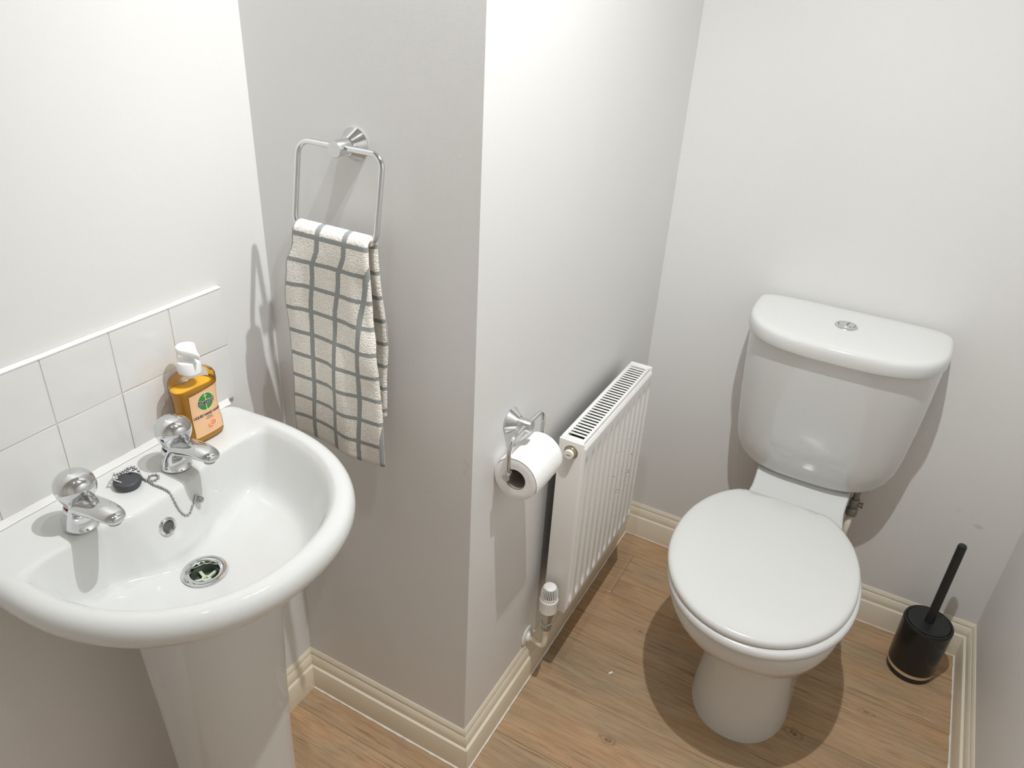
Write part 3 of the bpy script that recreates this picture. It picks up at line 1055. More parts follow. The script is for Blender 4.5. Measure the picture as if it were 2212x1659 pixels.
b = MB()
LY = 0.0040
label_patch(b, lambda u, v: (lerp(-0.0225, 0.0295, u), lerp(0.0130, 0.0870 + 0.005 * u, v)), 24, 20, 0.0004, 0)
disc_patch(b, LY, 0.0695, 0.0152, 0.0152, 0.0006, 3)
disc_patch(b, LY, 0.0695, 0.0142, 0.0142, 0.0008, 1)
label_patch(b, lambda u, v: (lerp(LY - 0.0005, LY + 0.0005, u), lerp(0.0540, 0.0852, v)), 1, 8, 0.0010, 3)
label_patch(b, lambda u, v: (lerp(LY - 0.0034, LY + 0.0034, u), lerp(0.0792, 0.0801, v)), 3, 1, 0.0010, 3)
text_patch(b, 'Dettol', LY, 0.0690, 0.0116, 0.0012, 3, 0.0009, 0.0, 0.95)
text_patch(b, 'Dettol', LY, 0.0690, 0.0116, 0.0015, 2, 0.00030, 0.0, 0.95)
text_patch(b, 'LIQUID HAND WASH', LY, 0.0475, 0.0060, 0.0008, 2, 0.00016, 0.0, 0.86)
text_patch(b, 'cleanses', LY + 0.002, 0.0428, 0.0030, 0.0008, 2, 0.0, 0.0, 1.0)
text_patch(b, 'Grapefruit', LY + 0.002, 0.0398, 0.0030, 0.0008, 2, 0.0, 0.0, 1.0)
for cy_, cz_, r_ in ((LY + 0.0010, 0.0262, 0.0066), (LY + 0.0062, 0.0298, 0.0066)):
    dz_ = 0.0003 if cz_ > 0.028 else 0.0
    disc_patch(b, cy_, cz_, r_, r_ * 0.9, 0.0007 + dz_, 4)
    disc_patch(b, cy_, cz_, r_, r_ * 0.9, 0.0009 + dz_, 3, inner=0.86)
b.build('label', [M_LABEL, M_GREEN, M_NAVY, M_LWHITE, M_ORFR], soap, smooth=False, xf=SO)['label'] = 'peach front label with green roundel and dark lettering'

# ------------------------------------------------------------------ towel ring and towel
RX, RZ = 0.2045, 1.2700
ring = thing('towel_ring', 'chrome square towel ring on the short wall, holding the checked towel', 'towel ring', (RX, 0, RZ))
b = MB(); b.lathe([(0.0236, 0.0006), (0.0242, 0.0022), (0.0215, 0.0060), (0.0135, 0.0185), (0.0128, 0.0195)], (RX, 0, RZ), '-Y', 48)
b.build('back_plate', M_CHROME, ring, angle=40)
b = MB(); b.lathe([(0.0118, 0.0190), (0.0118, 0.0455), (0.0110, 0.0465), (0.0012, 0.0466)], (RX, 0, RZ), '-Y', 40)
b.build('post', M_SATIN, ring, angle=40)


def rounded_rect(x0, x1, z0, z1, r, seg=10):
    pts = []
    for cx, cz, a0 in ((x1 - r, z1 - r, 0), (x0 + r, z1 - r, 90), (x0 + r, z0 + r, 180), (x1 - r, z0 + r, 270)):
        for k in range(seg + 1):
            a = radians(a0 + 90 * k / seg)
            pts.append((cx + r * cos(a), cz + r * sin(a)))
    return pts


TILT = radians(10.6)
RY, RTOP = -0.0345, 1.2715
rr = rounded_rect(RX - 0.0765, RX + 0.0765, -0.1280, 0.0, 0.020)
b = MB()
b.tube([(x, RY - sin(TILT) * (-z), RTOP + cos(TILT) * z) for x, z in rr], 0.0044, 14, cyclic=True)
b.build('ring_bar', M_CHROME, ring, angle=180)
BARY, BARZ = RY - sin(TILT) * 0.128, RTOP - cos(TILT) * 0.128   # bottom bar

TT = 0.0100      # towel thickness (several folded layers)
R0 = 0.0050 + TT / 2
path = []        # (y, z, v, side)
ZF, ZB = 0.772, 0.838
LEN_F = BARZ - ZF
nf, na, nb = 74, 14, 60
for i in range(nf):
    f = i / nf
    z = lerp(ZF, BARZ, f)
    path.append((BARY - R0, z))
for i in range(na + 1):
    a = pi * i / na
    path.append((BARY - R0 * cos(a), BARZ + R0 * sin(a)))
for i in range(1, nb + 1):
    z = lerp(BARZ, ZB, i / nb)
    path.append((min(BARY + R0 + 0.020 * smooth01((BARZ - z) / 0.20), -0.0120 - TT / 2), z))
# arc length from the fold top
S = [0]
for p, q in zip(path, path[1:]):
    S.append(S[-1] + hypot(q[0] - p[0], q[1] - p[1]))
itop = nf + na // 2
LX = [(0.76, 0.099), (0.80, 0.0985), (0.89, 0.1050), (0.95, 0.1060), (1.02, 0.1080), (1.09, 0.1180), (1.13, 0.1315), (1.16, 0.1345)]
RXT = [(0.76, 0.2905), (0.80, 0.2900), (0.85, 0.2890), (0.93, 0.2850), (0.99, 0.2830), (1.04, 0.2775), (1.10, 0.2765), (1.16, 0.2750)]
LXB = [(0.80, 0.112), (1.0, 0.115), (1.16, 0.133)]
RXB = [(0.80, 0.2660), (0.9, 0.2700), (1.0, 0.2765), (1.08, 0.2765), (1.16, 0.2765)]
NU = 46
bmt = bmesh.new()
uvl = bmt.loops.layers.uv.new('UVMap')
rows = []
uvs = []
for i, (y, z) in enumerate(path):
    j0, j1 = max(i - 1, 0), min(i + 1, len(path) - 1)
    ty, tz = path[j1][0] - path[j0][0], path[j1][1] - path[j0][1]
    L_ = hypot(ty, tz); ty, tz = ty / L_, tz / L_
    ny, nz = -tz, ty                          # outward from the bar
    front = i <= itop
    xl, xr = (interp(LX, z), interp(RXT, z)) if front else (interp(LXB, z), interp(RXB, z))
    v = abs(S[i] - S[itop])
    drop = max(0.0, BARZ - z)
    row, urow = [], []
    wd = xr - xl
    tapr = 1.0 if 0 < i < len(path) - 1 else 0.55
    for k in range(2 * NU):
        outer = k < NU
        f = (k / (NU - 1)) if outer else 1 - (k - NU) / (NU - 1)
        x = lerp(xl, xr, f)
        e = min(f, 1 - f) * wd
        hlf = TT / 2 * sqrt(max(0.0, 1 - max(0.0, 1 - e / (TT * 0.5)) ** 2)) if e < TT * 0.5 else TT / 2
        hlf = max(hlf, 0.0004) * tapr
        amp = 0.0046 * smooth01(drop / 0.12) if front else 0.0025 * smooth01(drop / 0.1)
        wv = amp * (sin(2 * pi * (f * 1.25 + 0.15) + 7.0 * drop) + 0.45 * sin(2 * pi * (f * 2.7) - 11 * drop + 1.0))
        wv += (0.0022 * sin(26 * drop + 3 * f) + 0.003 * smooth01((f - 0.72) / 0.25) * sin(40 * drop + 1)) * smooth01(drop / 0.05) * (1 if front else 0.4)
        if not front:
            wv = -abs(wv)
        sg = 1 if outer else -1
        zs = 0.006 * sin(2 * pi * f * 0.9 + 0.4) * smooth01((drop - 0.25) / 0.1)
        row.append(bmt.verts.new((x, y + ny * hlf * sg - abs(wv) * 0.35 - (wv if front else 0) * 0.65, z + nz * hlf * sg + zs)))
        urow.append(((f * wd * (1 + 0.075 * smooth01(drop / 0.37)) + 0.002) if outer else 0.37 - f * wd, v + 0.0))
    rows.append(row); uvs.append(urow)
for i in range(len(rows) - 1):
    for k in range(2 * NU):
        k2 = (k + 1) % (2 * NU)
        fc = bmt.faces.new((rows[i][k], rows[i][k2], rows[i + 1][k2], rows[i + 1][k]))
        for lp, uvv in zip(fc.loops, (uvs[i][k], uvs[i][k2], uvs[i + 1][k2], uvs[i + 1][k])):
            lp[uvl].uv = uvv
for r_, u_ in ((rows[0], uvs[0]), (rows[-1], uvs[-1])):
    fc = bmt.faces.new(r_)
    for lp, uvv in zip(fc.loops, u_): lp[uvl].uv = uvv
bmesh.ops.recalc_face_normals(bmt, faces=bmt.faces)
mt = bpy.data.meshes.new('towel_cloth'); bmt.to_mesh(mt); bmt.free(); mt.materials.append(M_TOWEL)
for p in mt.polygons: p.use_smooth = True
towel = thing('hand_towel', 'white terry hand towel with a grey check, folded over the towel ring', 'towel', (0, 0, 0))
tc = bpy.data.objects.new('cloth', mt); COL.objects.link(tc); tc.parent = towel
b = MB()
for dx in (0, 0.004):
    b.tube([(0.186 + dx, BARY + 0.010, 0.802), (0.190 + dx, BARY + 0.004, 0.775), (0.197 + dx, BARY + 0.0, 0.760)], 0.0010, 6)
b.build('hanging_loop', M_RUBBER, towel)['label'] = 'small dark loop at the bottom hem'

# ------------------------------------------------------------------ toilet roll holder and roll
HY, HZ = 0.1265, 0.8060
hold = thing('toilet_roll_holder', 'chrome toilet roll holder on the wall beside the radiator', 'toilet roll holder', (W1, HY, HZ))
b = MB(); b.lathe([(0.0245, 0.0006), (0.0250, 0.0022), (0.0220, 0.0060), (0.0135, 0.0175), (0.0128, 0.0185)], (W1, HY, HZ), 'X', 48)
b.build('back_plate', M_CHROME, hold, angle=40)
b = MB(); b.lathe([(0.0116, 0.0180), (0.0116, 0.0420), (0.0108, 0.0430), (0.0012, 0.0431)], (W1, HY, HZ), 'X', 40)
b.build('post', M_SATIN, hold, angle=40)
AX = W1 + 0.0325
AY0, AY1, RODZ = 0.0660, 0.1960, 0.7350
def arc(c, r, a0, a1, n=8):
    return [(AX, c[0] + r * cos(radians(lerp(a0, a1, k / n))), c[1] + r * sin(radians(lerp(a0, a1, k / n)))) for k in range(n + 1)]
ra = 0.027
pts = [(AX, AY0, RODZ)] + [(AX, AY0, lerp(RODZ, HZ - ra, k / 4)) for k in range(1, 4)] + arc((AY0 + ra, HZ - ra), ra, 180, 90) + arc((AY1 - ra, HZ - ra), ra, 90, 0) + [(AX, AY1, lerp(HZ - ra, RODZ, k / 4)) for k in range(1, 5)]
b = MB(); b.tube(pts, 0.0045, 14)
b.build('wire_arm', M_CHROME, hold, angle=180)
b = MB(); b.lathe([(0.0070, 0.0), (0.0078, 0.0008), (0.0078, 0.0150), (0.0050, 0.0160), (0.0050, 0.1310), (0.0078, 0.1320), (0.0078, 0.1440), (0.0070, 0.1445)], (AX, AY0 - 0.0085, RODZ), 'Y', 28)
b.build('spindle', M_SATIN, hold, angle=40)

RLX, RLZ, RLR = 0.4616, 0.7248, 0.0422
roll = thing('toilet_roll', 'white toilet paper roll hanging on the chrome holder', 'toilet roll', (RLX, 0.125, RLZ))
RM = Matrix.Translation((RLX, 0.0745, RLZ)) @ Matrix.Rotation(radians(-90), 4, 'X')
b = MB()
b.lathe([(0.0206, 0.0002), (0.0300, 0.0), (0.0400, 0.0002), (RLR - 0.0005, 0.0010), (RLR, 0.0030), (RLR, 0.0970), (RLR - 0.0005, 0.0992), (0.0400, 0.1), (0.0206, 0.0998)], mat=RM, n=72, cap0=False, cap1=False)
# loose outer sheet: a thin skin lifting slightly, its torn edge on the side facing the room
rings = []
for i in range(34):
    y = 0.0743 + 0.1006 * i / 33
    tz = 0.002 * sin(i * 0.9) + 0.0012 * sin(i * 2.3)
    seg = []
    for k in range(26):
        a = radians(lerp(150, -38, k / 25))
        lift = 0.0006 + 0.0022 * smooth01((k - 17) / 8)
        rr_ = RLR + lift
        seg.append((RLX + rr_ * cos(a), y, RLZ + rr_ * sin(a) - (tz if k == 25 else 0)))
    back = [(RLX + (p[0] - RLX) * 0.9955, p[1], RLZ + (p[2] - RLZ) * 0.9955) for p in reversed(seg)]
    rings.append(seg + back)
b.loops(rings)
b.build('paper', M_PAPER, roll, angle=60)
b = MB(); b.lathe([(0.0206, 0.0008), (0.0194, 0.0008), (0.0194, 0.0992), (0.0206, 0.0992)], mat=RM, n=48, cap0=False, cap1=False)
b.build('cardboard_core', M_CORE, roll, angle=40)

# ------------------------------------------------------------------ radiator
X0, X1, Y0, Y1, Z0, Z1 = 0.4468, 0.5042, 0.2890, 0.6866, 0.2320, 0.6903
rad = thing('radiator', 'white panel radiator with a slotted top grille, on the wall left of the toilet', 'radiator', (0.475, 0.488, Z0))
# fluted front panel
ny_, nz_ = 12 * 20, 56
PY0, PY1, PZ0, PZ1 = Y0 + 0.0010, Y1 - 0.0010, Z0 + 0.006, Z1 - 0.009
pitch = (PY1 - PY0) / 12
b = MB()
ringsF = []
XB = X1 - 0.014
for j in range(nz_ + 1):
    tj = j / nz_
    # crowd rows to the top and bottom flute ends
    z = lerp(PZ0, PZ1, 0.5 - 0.5 * cos(pi * tj) if True else tj)
    row = []
    for i in range(ny_ + 1):
        y = lerp(PY0, PY1, i / ny_)
        ph = ((y - PY0) / pitch) % 1.0
        q = abs(ph - 0.5) / 0.5                     # 0 mid flute, 1 between flutes
        across = smooth01((0.60 - q) / 0.20)
        endb = smooth01((z - (PZ0 + 0.016 + 0.012 * q)) / 0.011)
        endt = smooth01(((PZ1 - 0.020 - 0.030 * q) - z) / 0.026)
        x = X1 - 0.0085 * across * endb * endt
        ed = min(y - PY0, PY1 - y, z - PZ0, PZ1 - z)
        x -= 0.004 * (1 - smooth01(ed / 0.006))
        row.append((x, y, z))
    ringsF.append(row)
vs = b.loops(ringsF, False, False, closed=False)
rim = [v for v in vs[0]] + [r_[-1] for r_ in vs[1:]] + list(reversed(vs[-1][:-1])) + [r_[0] for r_ in reversed(vs[1:-1])]
bk = [b.bm.verts.new((XB, v.co.y, v.co.z)) for v in rim]
k = len(rim)
for i in range(k):
    b.bm.faces.new((rim[i], rim[(i + 1) % k], bk[(i + 1) % k], bk[i]))
b.bm.faces.new(bk)
b.build('front_panel', M_RAD, rad, angle=60)
# side covers with a rounded top edge
for yy, nm in ((Y0, 0), (Y1 - 0.0075, 1)):
    b = MB(); b.box((X0, yy, Z0), (X1 - 0.0035, yy + 0.0075, Z1), 0.0022, 3)
    b.build('side_panel', M_RAD, rad, angle=50)
# top grille: frame with slots
b = MB()
NS = 31
gx0, gx1 = X0 + 0.0005, X1 - 0.0065
gy0, gy1 = Y0 + 0.0078, Y1 - 0.0080
gz0, gz1 = Z1 - 0.0060, Z1 - 0.0004
sx0, sx1 = gx0 + 0.0085, gx1 - 0.0065
b.box((gx0, gy0, gz0 - 0.006), (sx0, gy1, gz1), 0.0010)
b.box((sx1, gy0, gz0 - 0.006), (gx1, gy1, gz1), 0.0010)
ya, yb = gy0 + 0.012, gy1 - 0.012
b.box((sx0 - 0.001, gy0, gz0), (sx1 + 0.001, ya, gz1 - 0.0002), 0.0004)
b.box((sx0 - 0.001, yb, gz0), (sx1 + 0.001, gy1, gz1 - 0.0002), 0.0004)
st = (yb - ya) / NS
for i in range(NS):
    y = ya + st * (i + 1)
    if i < NS - 1:
        b.box((sx0 - 0.001, y - st * 0.25, gz1 - 0.0018), (sx1 + 0.001, y + st * 0.25, gz1 - 0.0002), 0.0004)
b.build('top_grille', M_RAD, rad, angle=40)
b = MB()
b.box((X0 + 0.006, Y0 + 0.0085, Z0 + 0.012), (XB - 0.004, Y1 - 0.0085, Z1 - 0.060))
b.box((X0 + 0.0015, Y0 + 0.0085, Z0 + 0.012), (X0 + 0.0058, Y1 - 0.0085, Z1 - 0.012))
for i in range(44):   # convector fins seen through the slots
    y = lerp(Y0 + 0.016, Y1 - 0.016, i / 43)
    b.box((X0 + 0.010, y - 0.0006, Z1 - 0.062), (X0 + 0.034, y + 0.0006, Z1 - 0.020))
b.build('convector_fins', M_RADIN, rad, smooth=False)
b = MB(); b.lathe([(0.0145, -0.0002), (0.0150, 0.0010), (0.0125, 0.0022), (0.0118, 0.0070), (0.0108, 0.0076)], (0.4755, Y0, 0.6655), '-Y', 32)
pl = b.build('blanking_plug', M_BRASS, rad, angle=35)
b = MB(); b.lathe([(0.0098, 0.0074), (0.0102, 0.0080), (0.0102, 0.0128), (0.0092, 0.0140), (0.0012, 0.0142)], (0.4755, Y0, 0.6655), '-Y', 32)
b.box((0.4715, Y0 - 0.01445, 0.6645), (0.4795, Y0 - 0.0139, 0.6660), 0, mi=1)
b.build('plug_cap', [M_WHITEP, M_RED], pl, angle=35)
for y in (Y0 + 0.09, Y1 - 0.09):     # wall brackets holding the panel off the wall
    for z in (Z0 + 0.06, Z1 - 0.09):
        b = MB(); b.box((W1 + 0.0006, y - 0.010, z - 0.02), (X0 + 0.0062, y + 0.010, z + 0.02), 0.001)
        b.build('wall_bracket', M_WHITEP, rad, smooth=False)

# thermostatic valve at the near bottom corner
VX, VY = 0.4720, 0.2600
trv = thing('thermostatic_valve', 'white thermostatic radiator valve at the near bottom corner of the radiator', 'radiator valve', (VX, VY, 0.13))
b = MB()
b.lathe([(0.0130, 0.2545), (0.0200, 0.2560), (0.0205, 0.2850), (0.0212, 0.2880), (0.0205, 0.2900), (0.0170, 0.2885)], (VX, VY, 0), 'Z', 48, cap1=False)
b.build('valve_collar', M_WHITEP, trv, angle=40)
b = MB()
b.lathe([(0.0174, 0.2860), (0.0186, 0.2930), (0.0188, 0.2960), (0.0150, 0.2965)], (VX, VY, 0), 'Z', 48, cap1=True)
for i in range(26):   # ribs of the head
    a = 2 * pi * i / 26
    pts_ = [(VX + r_ * cos(a), VY + r_ * sin(a), z_) for r_, z_ in ((0.0180, 0.2940), (0.0181, 0.3000), (0.0177, 0.3070), (0.0168, 0.3135), (0.0154, 0.3190), (0.0138, 0.3228))]
    b.tube(pts_, [0.0013, 0.0014, 0.0013, 0.0012, 0.0011, 0.0010], 6)
b.lathe([(0.0120, 0.3205), (0.0142, 0.3222), (0.0140, 0.3242), (0.0118, 0.3256), (0.0060, 0.3263), (0.0012, 0.3264)], (VX, VY, 0), 'Z', 40)
hd = b.build('valve_head', M_WHITEP, trv, angle=45)
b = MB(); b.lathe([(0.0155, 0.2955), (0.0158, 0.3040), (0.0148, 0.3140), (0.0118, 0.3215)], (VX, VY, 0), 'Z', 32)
b.build('sensor_core', simple('sensor_brown', srgb(70, 50, 48), 0.6), hd)  # core inside the ribs, one even dark brown
b = MB()
b.lathe([(0.0125, 0.2060), (0.0128, 0.2165), (0.0112, 0.2175), (0.0118, 0.2260), (0.0140, 0.2400), (0.0150, 0.2440), (0.0150, 0.2546), (0.0120, 0.2550)], (VX, VY, 0), 'Z', 6)
b.lathe([(0.0105, 0.1960), (0.0118, 0.1975), (0.0118, 0.2080), (0.0100, 0.2100)], (VX, VY, 0), 'Z', 8)
b.lathe([(0.0100, 0.0), (0.0100, 0.0175)], (VX, VY + 0.008, 0.2480), 'Y', 24)
b.lathe([(0.0125, 0.0140), (0.0132, 0.0150), (0.0132, 0.0200), (0.0120, 0.0210)], (VX, VY + 0.006, 0.2480), 'Y', 8)
b.build('valve_body', M_STEEL, trv, angle=30)
b = MB()
PYC = 0.2720
pc = [(W1 + 0.0015, PYC, 0.1330), (W1 + 0.020, PYC - 0.002, 0.1330), (W1 + 0.036, VY + 0.004, 0.1340), (W1 + 0.047, VY + 0.001, 0.1380), (VX - 0.0015, VY, 0.1470), (VX, VY, 0.1600), (VX, VY, 0.1800), (VX, VY, 0.2040)]
b.tube(catmull(pc, 6), 0.0062, 16)
b.build('feed_pipe', M_SKIRT, trv, angle=180)
b = MB(); b.lathe([(0.0245, 0.0006), (0.0250, 0.0022), (0.0235, 0.0042), (0.0130, 0.0055), (0.0118, 0.0120), (0.0108, 0.0128)], (W1, PYC, 0.1330), 'X', 40)
b.build('pipe_collar', M_WHITEP, trv, angle=40)

# ------------------------------------------------------------------ toilet
wc = thing('toilet', 'white close-coupled toilet with the lid down, against the back wall', 'toilet', (0.88, 0.55, 0.0))
b = MB()
rings = []
# cx, half-width, mid y, front y, back y, z
for cx, a, ym, yf, yb, z, eb in ((0.8950, 0.1120, 0.50, 0.357, 0.80, 0.0, 6), (0.8950, 0.1120, 0.50, 0.357, 0.80, 0.010, 6), (0.8945, 0.1080, 0.50, 0.360, 0.80, 0.045, 6),
                                 (0.8930, 0.1010, 0.50, 0.366, 0.80, 0.110, 6), (0.8915, 0.0972, 0.50, 0.368, 0.80, 0.170, 6), (0.8900, 0.0980, 0.50, 0.364, 0.80, 0.212, 6),
                                 (0.8890, 0.1010, 0.50, 0.356, 0.80, 0.236, 6), (0.8870, 0.1190, 0.50, 0.336, 0.80, 0.246, 5), (0.8850, 0.1340, 0.49, 0.318, 0.79, 0.256, 5),
                                 (0.8820, 0.1500, 0.48, 0.294, 0.78, 0.278, 4.5), (0.8780, 0.1640, 0.47, 0.268, 0.77, 0.306, 4), (0.8740, 0.1755, 0.46, 0.245, 0.75, 0.340, 4),
                                 (0.8715, 0.1815, 0.455, 0.233, 0.74, 0.368, 4), (0.8710, 0.1825, 0.455, 0.231, 0.735, 0.385, 4), (0.8710, 0.1800, 0.455, 0.234, 0.733, 0.3925, 4),
                                 (0.8710, 0.1700, 0.455, 0.246, 0.725, 0.3945, 4)):
    rings.append(superloop(cx, ym, a, ym - yf, yb - ym, z, 96, 2.15, eb))
b.loops(rings)
# rear deck rising to the cistern
rings = []
ZT = [(0.655, 0.3960), (0.690, 0.3990), (0.705, 0.4010), (0.730, 0.4040), (0.755, 0.4050), (0.775, 0.4085), (0.790, 0.4150), (0.803, 0.4250), (0.812, 0.4310), (0.820, 0.4330), (0.900, 0.4335)]
ys = [0.655, 0.68] + [0.70 + 0.005 * k for k in range(24)] + [0.83, 0.86, 0.895]
for y in ys:
    zt = 0.3995 + 0.0340 * max(0.0, min(1.0, (y - 0.700) / 0.110)) ** 3.4 - 0.0035 * max(0.0, (0.705 - y) / 0.05)
    hw = interp([(0.655, 0.1300), (0.72, 0.1150), (0.78, 0.1095), (0.895, 0.1125)], y)
    cx = 0.8845
    zb = interp([(0.655, 0.26), (0.80, 0.27), (0.895, 0.36)], y)
    ring = []
    rc = 0.007
    for k in range(7):
        a = pi / 2 * k / 6
        ring.append((cx + hw - rc + rc * cos(a), y, zt - rc + rc * sin(a)))
    for k in range(7):
        a = pi / 2 + pi / 2 * k / 6
        ring.append((cx - hw + rc + rc * cos(a), y, zt - rc + rc * sin(a)))
    ring += [(cx - hw, y, lerp(zt, zb, .5)), (cx - hw + 0.012, y, zb), (cx + hw - 0.012, y, zb), (cx + hw, y, lerp(zt, zb, .5))]
    rings.append(ring)
b.loops(rings)
pan = b.build('pan', M_CER, wc, angle=50)

b = MB()
rings = []
for ins, z in ((0.006, 0.3955), (0.001, 0.3975), (0.0, 0.4030), (0.0005, 0.4100), (0.004, 0.4150), (0.010, 0.4162)):
    rings.append(superloop(0.8705, 0.470, 0.1955 - ins, 0.2480 - ins, 0.262 - ins, z, 96, 2.08, 2.1, 0.702))
b.loops(rings)
b.build('seat', M_SEAT, wc, angle=60)
b = MB()
rings = []
for ins, z in ((0.008, 0.4172), (0.002, 0.4180), (0.0, 0.4215), (0.0006, 0.4275), (0.003, 0.4318), (0.008, 0.4342), (0.018, 0.4358), (0.045, 0.4378), (0.10, 0.4398), (0.15, 0.4405), (0.18, 0.4406)):
    rings.append(superloop(0.8640, 0.478, 0.1945 - ins, 0.2495 - ins, 0.258 - ins, z, 96, 2.05, 2.1, 0.698 - ins * 0.15))
b.loops(rings)
b.build('seat_lid', M_SEAT, wc, angle=60)
for dx in (-0.07, 0.07):
    b = MB(); b.lathe([(0.0070, -0.022), (0.0075, -0.018), (0.0075, 0.018), (0.0070, 0.022)], (0.8845 + dx, 0.7085, 0.4150), 'X', 20)
    b.build('hinge', M_SEAT, wc, angle=40)

# cistern
CY = 0.865
b = MB(); rings = []
for z, cx, a, yf in ((0.4370, 0.884, 0.1150, 0.806), (0.4385, 0.884, 0.1260, 0.800), (0.4440, 0.884, 0.1420, 0.793), (0.4540, 0.884, 0.1560, 0.786), (0.4700, 0.8850, 0.1700, 0.778),
                     (0.4900, 0.8860, 0.1800, 0.769), (0.5200, 0.8865, 0.1885, 0.758), (0.5700, 0.8868, 0.1945, 0.744), (0.6400, 0.8865, 0.1995, 0.725), (0.7200, 0.8860, 0.2035, 0.706),
                     (0.7900, 0.8855, 0.2055, 0.691), (0.8140, 0.8850, 0.2060, 0.687)):
    rings.append(superloop(cx, CY, a, CY - yf, 0.050, z, 96, 2.9, 9))
b.loops(rings)
cis = b.build('cistern', M_CER, wc, angle=60)
b = MB(); rings = []
for ins, z in ((0.010, 0.8150), (0.002, 0.8155), (0.0, 0.8190), (0.0, 0.8380), (0.0012, 0.8440), (0.0040, 0.8485), (0.0090, 0.8510), (0.020, 0.8525), (0.06, 0.8538), (0.12, 0.8545)):
    rings.append(superloop(0.8845, CY, 0.2110 - ins, 0.1930 - ins, 0.0530 - ins * 0.4, z, 96, 3.0, 5.5))
b.loops(rings)
b.build('cistern_lid', M_CER, wc, angle=60)
BX, BY, BZ = 0.8805, 0.8035, 0.8544
b = MB(); b.lathe([(0.0242, -0.0010), (0.0245, 0.0006), (0.0225, 0.0028), (0.0180, 0.0038), (0.0176, 0.0030), (0.0176, 0.0010)], (BX, BY, BZ), 'Z', 48, cap0=True, cap1=False)
btn = b.build('flush_button', M_SATIN, wc, angle=40)
b = MB(); b.lathe([(0.0175, 0.0015), (0.0010, 0.0015)], (BX, BY, BZ), 'Z', 40)
b.build('button_gap', M_DARK, btn, smooth=False)
RB = 0.0168
ac, ar = (0.0190, 0.0020), 0.0175            # dividing arc: circle centred to the right
def split(left):
    pts_ = []
    n = 200
    for i in range(n):
        t = 2 * pi * i / n
        x, y = RB * cos(t), RB * sin(t)
        inside = hypot(x - ac[0], y - ac[1]) < ar
        if left != inside: pts_.append((x, y))
    # close with the dividing arc
    arcpts = []
    for i in range(n):
        t = 2 * pi * i / n
        r_ = ar + (0.0005 if left else -0.0005)
        x, y = ac[0] + r_ * cos(t), ac[1] + r_ * sin(t)
        if hypot(x, y) < RB: arcpts.append((x, y))
    return pts_, arcpts
def half(left):
    P, A = split(left)
    # order by angle about a point inside the piece
    if left:
        c0 = (-0.0060, -0.001)
    else:
        c0 = (0.0090, 0.001)
    allp = sorted(P + A, key=lambda q: atan2(q[1] - c0[1], q[0] - c0[0]))
    rings = []
    for k, z in ((1.0, 0.0016), (1.0, 0.0034), (0.97, 0.0042), (0.80, 0.0050), (0.4, 0.0056), (0.05, 0.0058)):
        rings.append([(BX + c0[0] + (q[0] - c0[0]) * k, BY + c0[1] + (q[1] - c0[1]) * k, BZ + z) for q in allp])
    bb = MB(); bb.loops(rings)
    bb.build('button_half', M_SATIN, btn, angle=50)
half(True); half(False)

# isolating valve and feed under the right of the cistern
sup = thing('supply_valve', 'grey isolating valve and pipe under the right side of the toilet cistern', 'valve', (1.0100, 0.860, 0.0))
SXp, SYp = 1.0105, 0.860
b = MB()
b.lathe([(0.0075, 0.3950), (0.0075, 0.4355)], (SXp, SYp, 0), 'Z', 20)
b.lathe([(0.0100, 0.3720), (0.0115, 0.3740), (0.0115, 0.3960), (0.0100, 0.3980)], (SXp, SYp, 0), 'Z', 20)
b.lathe([(0.0120, 0.3500), (0.0135, 0.3515), (0.0135, 0.3680), (0.0105, 0.3720)], (SXp, SYp, 0), 'Z', 20)
b.lathe([(0.0060, 0.0080), (0.0062, 0.0170), (0.0080, 0.0175), (0.0080, 0.0200), (0.0012, 0.0205)], (SXp, SYp, 0.3845), 'X', 16)
b.build('isolating_tap', M_BRASSD, sup, angle=40)
b = MB(); b.tube([(SXp, SYp, 0.352), (SXp - 0.001, SYp, 0.30), (SXp - 0.003, SYp, 0.2), (SXp - 0.003, SYp, 0.10), (SXp - 0.003, SYp, 0.001)], 0.0075, 16)
b.build('water_pipe', M_SKIRT, sup, angle=180)

# ------------------------------------------------------------------ toilet brush
QX, QY = 1.2480, 0.8005
br = thing('toilet_brush', 'black toilet brush in a round holder with a pale band, in the back right corner', 'toilet brush', (QX, QY, 0))
b = MB(); b.lathe([(0.0500, 0.0), (0.0525, 0.0020), (0.0530, 0.0165), (0.0500, 0.0170)], (QX, QY, 0), 'Z', 64)
b.build('foot', M_BLACKM, br, angle=40)
b = MB(); b.lathe([(0.0500, 0.0168), (0.0540, 0.0170), (0.0542, 0.0268), (0.0500, 0.0270)], (QX, QY, 0), 'Z', 64)
b.build('band', M_BAND, br, angle=40)
b = MB(); b.lathe([(0.0500, 0.0268), (0.0547, 0.0272), (0.0552, 0.0320), (0.0566, 0.1560), (0.0562, 0.1610), (0.0545, 0.1632), (0.0520, 0.1638), (0.0500, 0.1634), (0.0496, 0.1625), (0.0494, 0.1400), (0.0012, 0.1400)], (QX, QY, 0), 'Z', 72)
b.build('holder', M_BLACK, br, angle=35)
b = MB(); b.lathe([(0.0482, 0.1560), (0.0486, 0.1640), (0.0478, 0.1650), (0.0200, 0.1652), (0.0120, 0.1656), (0.0012, 0.1656)], (QX, QY, 0), 'Z', 64)
b.build('lid_disc', M_BLACKM, br, angle=30)
b = MB(); b.lathe([(0.0104, 0.1650), (0.0100, 0.1690), (0.0098, 0.3960), (0.0094, 0.4020), (0.0084, 0.4045), (0.0012, 0.4052)], (QX, QY, 0), 'Z', 32)
b.build('handle', M_BLACKM, br, angle=45)

